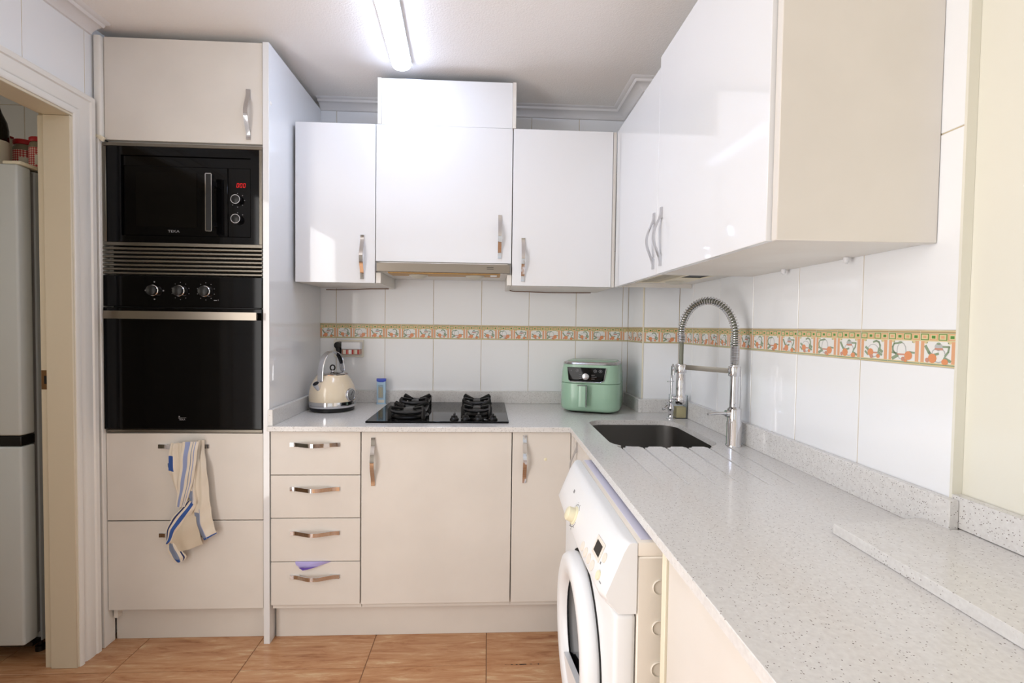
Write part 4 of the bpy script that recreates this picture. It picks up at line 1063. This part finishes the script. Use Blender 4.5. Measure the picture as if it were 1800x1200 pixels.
for y in (-1.385, -1.415, -1.445, -1.475): mk_on(y, .38, .004, .004)
for i in range(5): mk_on(-1.335-.008*i, .62-.07*i, .004, .004)
for i in range(3): mk_on(-1.365-.008*i, .62-.07*i, .006, .003)
mk_on(-1.15, .74, .014, .009); mk_on(-1.13, .42, .014, .0015); mk_on(-1.13, .36, .014, .0015); mk_on(-1.53, .42, .005, .005)
for i in range(10):
    a = 2*PI*i/10; q = on_fascia(MB().box(.036*math.cos(a)-.002, .036*math.cos(a)+.002, .036*math.sin(a)-.001, .036*math.sin(a)+.001, 0, .0004), -1.245, .36)
    mk.add(q.v, q.f)
mk_on(-1.565, .14, .012, .0016)
obj('panel_print', mk, 'greyprint', wm, kind='stuff')
for x, y in ((.82, -1.54), (.82, -1.03)): obj('foot', MB().lathe([(.02, .0002), (.02, .006), (.012, .008), (.012, .0125)], (x, y, 0), 16), 'black', wm)

# ------------------------------------------------------------------ tea towel
tw = MB()
TM = ['t_cream', 't_back', 't_lblue', 't_blue', 't_grey', 't_dark']
def strip(rows, stripes, base=0, nu=22, sub=5, wr=.003, ph=0.):
    """rows: [(xL,zL,yL, xR,zR,yR)...] top to bottom. stripes: [(u0,u1,mat)]"""
    R = []
    for i in range(len(rows)-1):
        for s in range(sub):
            t = s/sub; t = t; R.append([a+(b-a)*t for a, b in zip(rows[i], rows[i+1])])
    R.append(list(rows[-1]))
    # soften the polyline
    for _ in range(2):
        R = [R[0]]+[[(a+2*b+c)/4 for a, b, c in zip(R[i-1], R[i], R[i+1])] for i in range(1, len(R)-1)]+[R[-1]]
    vs = []; nr = len(R)
    for i, r in enumerate(R):
        for j in range(nu+1):
            u = j/nu; x = r[0]+(r[3]-r[0])*u; z = r[1]+(r[4]-r[1])*u; y = r[2]+(r[5]-r[2])*u
            y -= wr*math.sin(u*9+ph+i*.12)+.0015*math.sin(i*.8+ph*2+u*4)+.006*math.sin(PI*u)
            vs.append((x, y, z))
    o = len(vs)
    for i in range(nr):
        for j in range(nu+1): v = vs[i*(nu+1)+j]; vs.append((v[0], v[1]+.0022, v[2]))
    for i in range(nr-1):
        for j in range(nu):
            a = i*(nu+1)+j; mi = base; u = (j+.5)/nu; v = (i+.5)/(nr-1)
            for st in stripes:
                if st[0] <= u < st[1] and (len(st) < 4 or st[3] <= v < st[4]): mi = TM.index(st[2])
            tw_f.append(((a, a+1, a+nu+2, a+nu+1), mi)); tw_f.append(((a+o, a+nu+1+o, a+nu+2+o, a+1+o), mi))
    ed = []
    for i in range(nr-1): ed += [(i*(nu+1), (i+1)*(nu+1)), (i*(nu+1)+nu, (i+1)*(nu+1)+nu)]
    for j in range(nu): ed += [(j, j+1), ((nr-1)*(nu+1)+j, (nr-1)*(nu+1)+j+1)]
    for a, b in ed: tw_f.append(((a, b, b+o, a+o), base))
    off = len(tw.v); tw.v += vs
    for f, mi in tw_f: tw.f.append(tuple(q+off for q in f)); tw.m.append(mi); tw.sm.append(True)
    tw_f.clear()
tw_f = []
TF = -.622
YH = TY-.034
def px(X, Y, d=0.):     # crop coordinates of the drawn fold pattern -> metres on the drawer front
    return (-.7245+(X-200)/5*.002175, .8148-(Y-100)/5*.002238, YH-d)
def row(l, r, d=0., d2=None):
    a = px(*l, d); b = px(*r, d if d2 is None else d2); return (a[0], a[1], a[2], b[0], b[1], b[2])
# part behind the bar, then the long right fall
strip([row((400, 80), (455, 80), -.026), row((405, 160), (465, 185), -.018), row((415, 300), (500, 300), .0), row((415, 450), (515, 440), .0), row((418, 600), (530, 600), .0),
       row((395, 680), (545, 700), .0), row((400, 790), (560, 780), .0), row((435, 880), (580, 850), .0), row((480, 950), (597, 885), .0)], [(0, .30, 't_grey', .66, 1), (0, 1, 't_blue', .97, 1), (.34, .38, 't_lblue', .6, 1)], ph=.4)
# beige hanging belly
strip([row((300, 560), (400, 560), -.006), row((255, 720), (400, 700), -.002), row((190, 850), (420, 800), .004), row((190, 960), (450, 900), .004), (row((260, 1050), (470, 985), .0))], [], base=1, ph=1.3)
# left fall
strip([row((205, 92), (262, 92), .002), row((190, 200), (270, 200), .006), row((182, 320), (290, 320), .006), row((200, 380), (300, 400), .006), row((235, 480), (310, 480), .004), row((255, 560), (300, 540), .002)],
      [(0, .55, 't_blue', .22, .46)], ph=2.2)
strip([row((165, 280), (195, 250), -.006), row((165, 310), (195, 300), -.006), row((185, 345), (200, 340), -.006)], [(0, 1, 't_grey')], nu=4)
# front fall with the wide pale stripe
strip([row((235, 92), (350, 92), -.004), row((250, 200), (340, 200), .004), row((270, 350), (340, 350), .004), row((290, 480), (330, 480), .004)], [], ph=3.)
strip([row((318, 76), (452, 76), .008), row((308, 180), (440, 180), .015), row((300, 300), (425, 320), .015), row((282, 420), (400, 440), .014), row((268, 540), (370, 540), .012), row((252, 640), (328, 645), .010)],
      [(.0, .20, 't_cream'), (.20, .50, 't_lblue'), (.50, .66, 't_cream'), (.66, .72, 't_grey'), (.80, .86, 't_lblue')], ph=.9, wr=.002)
strip([row((395, 300), (415, 300), .002), row((375, 460), (415, 470), .004), row((365, 560), (425, 590), .006), row((370, 585), (424, 632), .006)], [(0, .5, 't_grey', .5, 1), (.6, .75, 't_lblue')], nu=10)
# diagonal blue striped fold
strip([row((355, 585), (425, 625), .002), row((300, 650), (400, 680), .004), row((215, 740), (330, 780), .004), row((165, 830), (255, 870), .004), row((152, 920), (215, 960), .002), row((155, 960), (165, 985), .0)],
      [(.10, .24, 't_dark'), (.42, .72, 't_blue')], ph=.2, wr=.0015)
# lower left corner
strip([row((160, 960), (235, 955), -.004), row((160, 1030), (270, 1030), -.004), row((180, 1095), (325, 1095), -.004), row((235, 1150), (300, 1130), -.004)],
      [(.15, .62, 't_grey'), (.2, .6, 't_blue', .82, .97), (.84, .93, 't_dark')], ph=1.7, wr=.002)
obj('tea_towel', tw, TM, label='cream tea towel with blue stripes hanging from the upper tower drawer handle', cat='towel')

# ---- lilac cloth caught in the bottom drawer
mb = MB()
A = [(-.257, .3405), (-.253, .3300), (-.233, .312), (-.226, .3065), (-.205, .312), (-.170, .322), (-.130, .334), (-.118, .3385), (-.160, .340), (-.20, .3400)]
n = len(A)
vs = [(x, BY-.005-.004*math.sin(i*1.7), z) for i, (x, z) in enumerate(A)]+[(x, BY-.0012, z) for x, z in A]
c1 = len(vs); vs.append((-.205, BY-.014, .332)); c2 = len(vs); vs.append((-.205, BY-.002, .332))
fs = [(i, (i+1) % n, c1) for i in range(n)]+[(n+(i+1) % n, n+i, c2) for i in range(n)]+[(i, n+i, n+(i+1) % n, (i+1) % n) for i in range(n)]
mb.add(vs, fs, 0)
mb.add([(-.241, BY-.0150, .322), (-.226, BY-.012, .3085), (-.205, BY-.0155, .3135), (-.165, BY-.012, .3245), (-.21, BY-.0185, .3215)], [(0, 1, 4), (1, 2, 4), (2, 3, 4)], 1)
obj('dust_cloth', mb, ['purple', 'purpledark'], label='lilac cloth corner caught above the bottom drawer front', cat='cloth')

# ------------------------------------------------------------------ fridge freezer and what stands on it, seen through the doorway
fg = thing('fridge_freezer', 'tall white fridge freezer seen through the doorway', 'fridge', (-1.5, -.35, 0))
fx0, fx1 = -1.80, -1.205
fy0 = -.700
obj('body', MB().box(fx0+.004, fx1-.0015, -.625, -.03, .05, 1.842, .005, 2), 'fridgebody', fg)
obj('fridge_door', MB().box(fx0, fx1, fy0, -.640, .862, 1.848, .008, 3), 'fridge', fg)
obj('freezer_door', MB().box(fx0, fx1, fy0, -.640, .078, .822, .008, 3), 'fridge', fg)
obj('grip_band', MB().box(fx0+.002, fx1-.002, fy0+.003, -.640, .824, .860, .002), 'black', fg, label='black recessed grip band between the doors')
obj('gasket', MB().box(fx0+.01, fx1-.008, -.6395, -.6255, .09, 1.835), 'greyprint', fg)
obj('hinge_cover', MB().box(-1.262, fx1+.006, -.69, -.580, 1.849, 1.862, .004, 2), 'creamedge', fg)
for x in (-1.76, -1.235): obj('foot', MB().lathe([(.016, .0002), (.016, .02), (.008, .022), (.008, .055)], (x, -.60, 0), 14), 'black', fg)
obj('base_rail', MB().box(fx0+.01, fx1-.006, -.66, -.625, .052, .066), 'black', fg)
FZ = 1.842
bt = thing('wine_bottle', 'dark wine bottle with pale label on the fridge', 'bottle', (-1.388, -.580, FZ))
obj('bottle', MB().lathe([(.036, .0002), (.0385, .006), (.0385, .17), (.034, .200), (.020, .235), (.0145, .255), (.0135, .30), (.015, .302), (.015, .312), (.0001, .312)], n=32), 'bottle', bt, local=True)
obj('paper_label', MB().lathe([(.0388, .03), (.0388, .125)], n=32, cap=False), 'paper', bt, local=True)
def jar(x, y, lab, s=1.0):
    j = thing('preserve_jar', lab, 'jar', (x, y, FZ), 0, 'gingham preserve jars on the fridge')
    obj('glass_body', MB().lathe([(.029*s, .0002), (.033*s, .004), (.034*s, .012), (.034*s, .108*s), (.031*s, .118*s), (.029*s, .121*s)], n=32), 'jam', j, local=True)
    obj('lid', MB().lathe([(.0315*s, .1212*s), (.0335*s, .124*s), (.0335*s, .135*s), (.031*s, .138*s), (.0001, .138*s)], n=32), 'red', j, local=True)
    obj('gingham_label', MB().lathe([(.0344*s, .014*s), (.0344*s, .100*s)], n=32, cap=False), 'gingham', j, local=True)
    n = 10; vs = []
    for i in range(n+1):
        a = math.radians(-70-60*.5+60*i/n+20)
        for z in (.040*s, .074*s): vs.append((.0350*s*math.cos(a), .0350*s*math.sin(a), z))
    obj('white_panel', MB().add(vs, [(2*i, 2*i+2, 2*i+3, 2*i+1) for i in range(n)]), 'paper', j, local=True)
jar(-1.352, -.496, 'red gingham jar just right of the wine bottle on the fridge', 1.12)
jar(-1.258, -.535, 'red gingham jar half hidden by the door jamb on the fridge', 1.1)
t3 = thing('preserve_jar', 'taller jar with grey lid behind the two front gingham jars', 'jar', (-1.300, -.41, FZ), 0, 'gingham preserve jars on the fridge')
obj('glass_body', MB().lathe([(.031, .0002), (.034, .004), (.034, .128), (.031, .134)], n=28), 'jam', t3, local=True)
obj('lid', MB().lathe([(.033, .1342), (.035, .137), (.035, .150), (.0001, .151)], n=28), 'greyprint', t3, local=True)
obj('gingham_label', MB().lathe([(.0345, .02), (.0345, .125)], n=28, cap=False), 'gingham', t3, local=True)
tn = thing('checked_tin', 'small black and white checked tin with red rim behind the bottle', 'tin', (-1.545, -.42, FZ))
obj('tin', MB().box(-.05, .05, -.03, .03, .0002, .200, .003), 'paper', tn, local=True)
mb = MB()
for i in range(12):
    for j in range(8):
        if (i+j) % 2: mb.box(-.048+i*.008, -.040+i*.008, -.0308, -.0302, .125+j*.008, .133+j*.008)
obj('check_pattern', mb, 'black', tn, local=True, kind='stuff'); obj('rim', MB().box(-.051, .051, -.0312, .0312, .2002, .208, .001), 'red', tn, local=True)
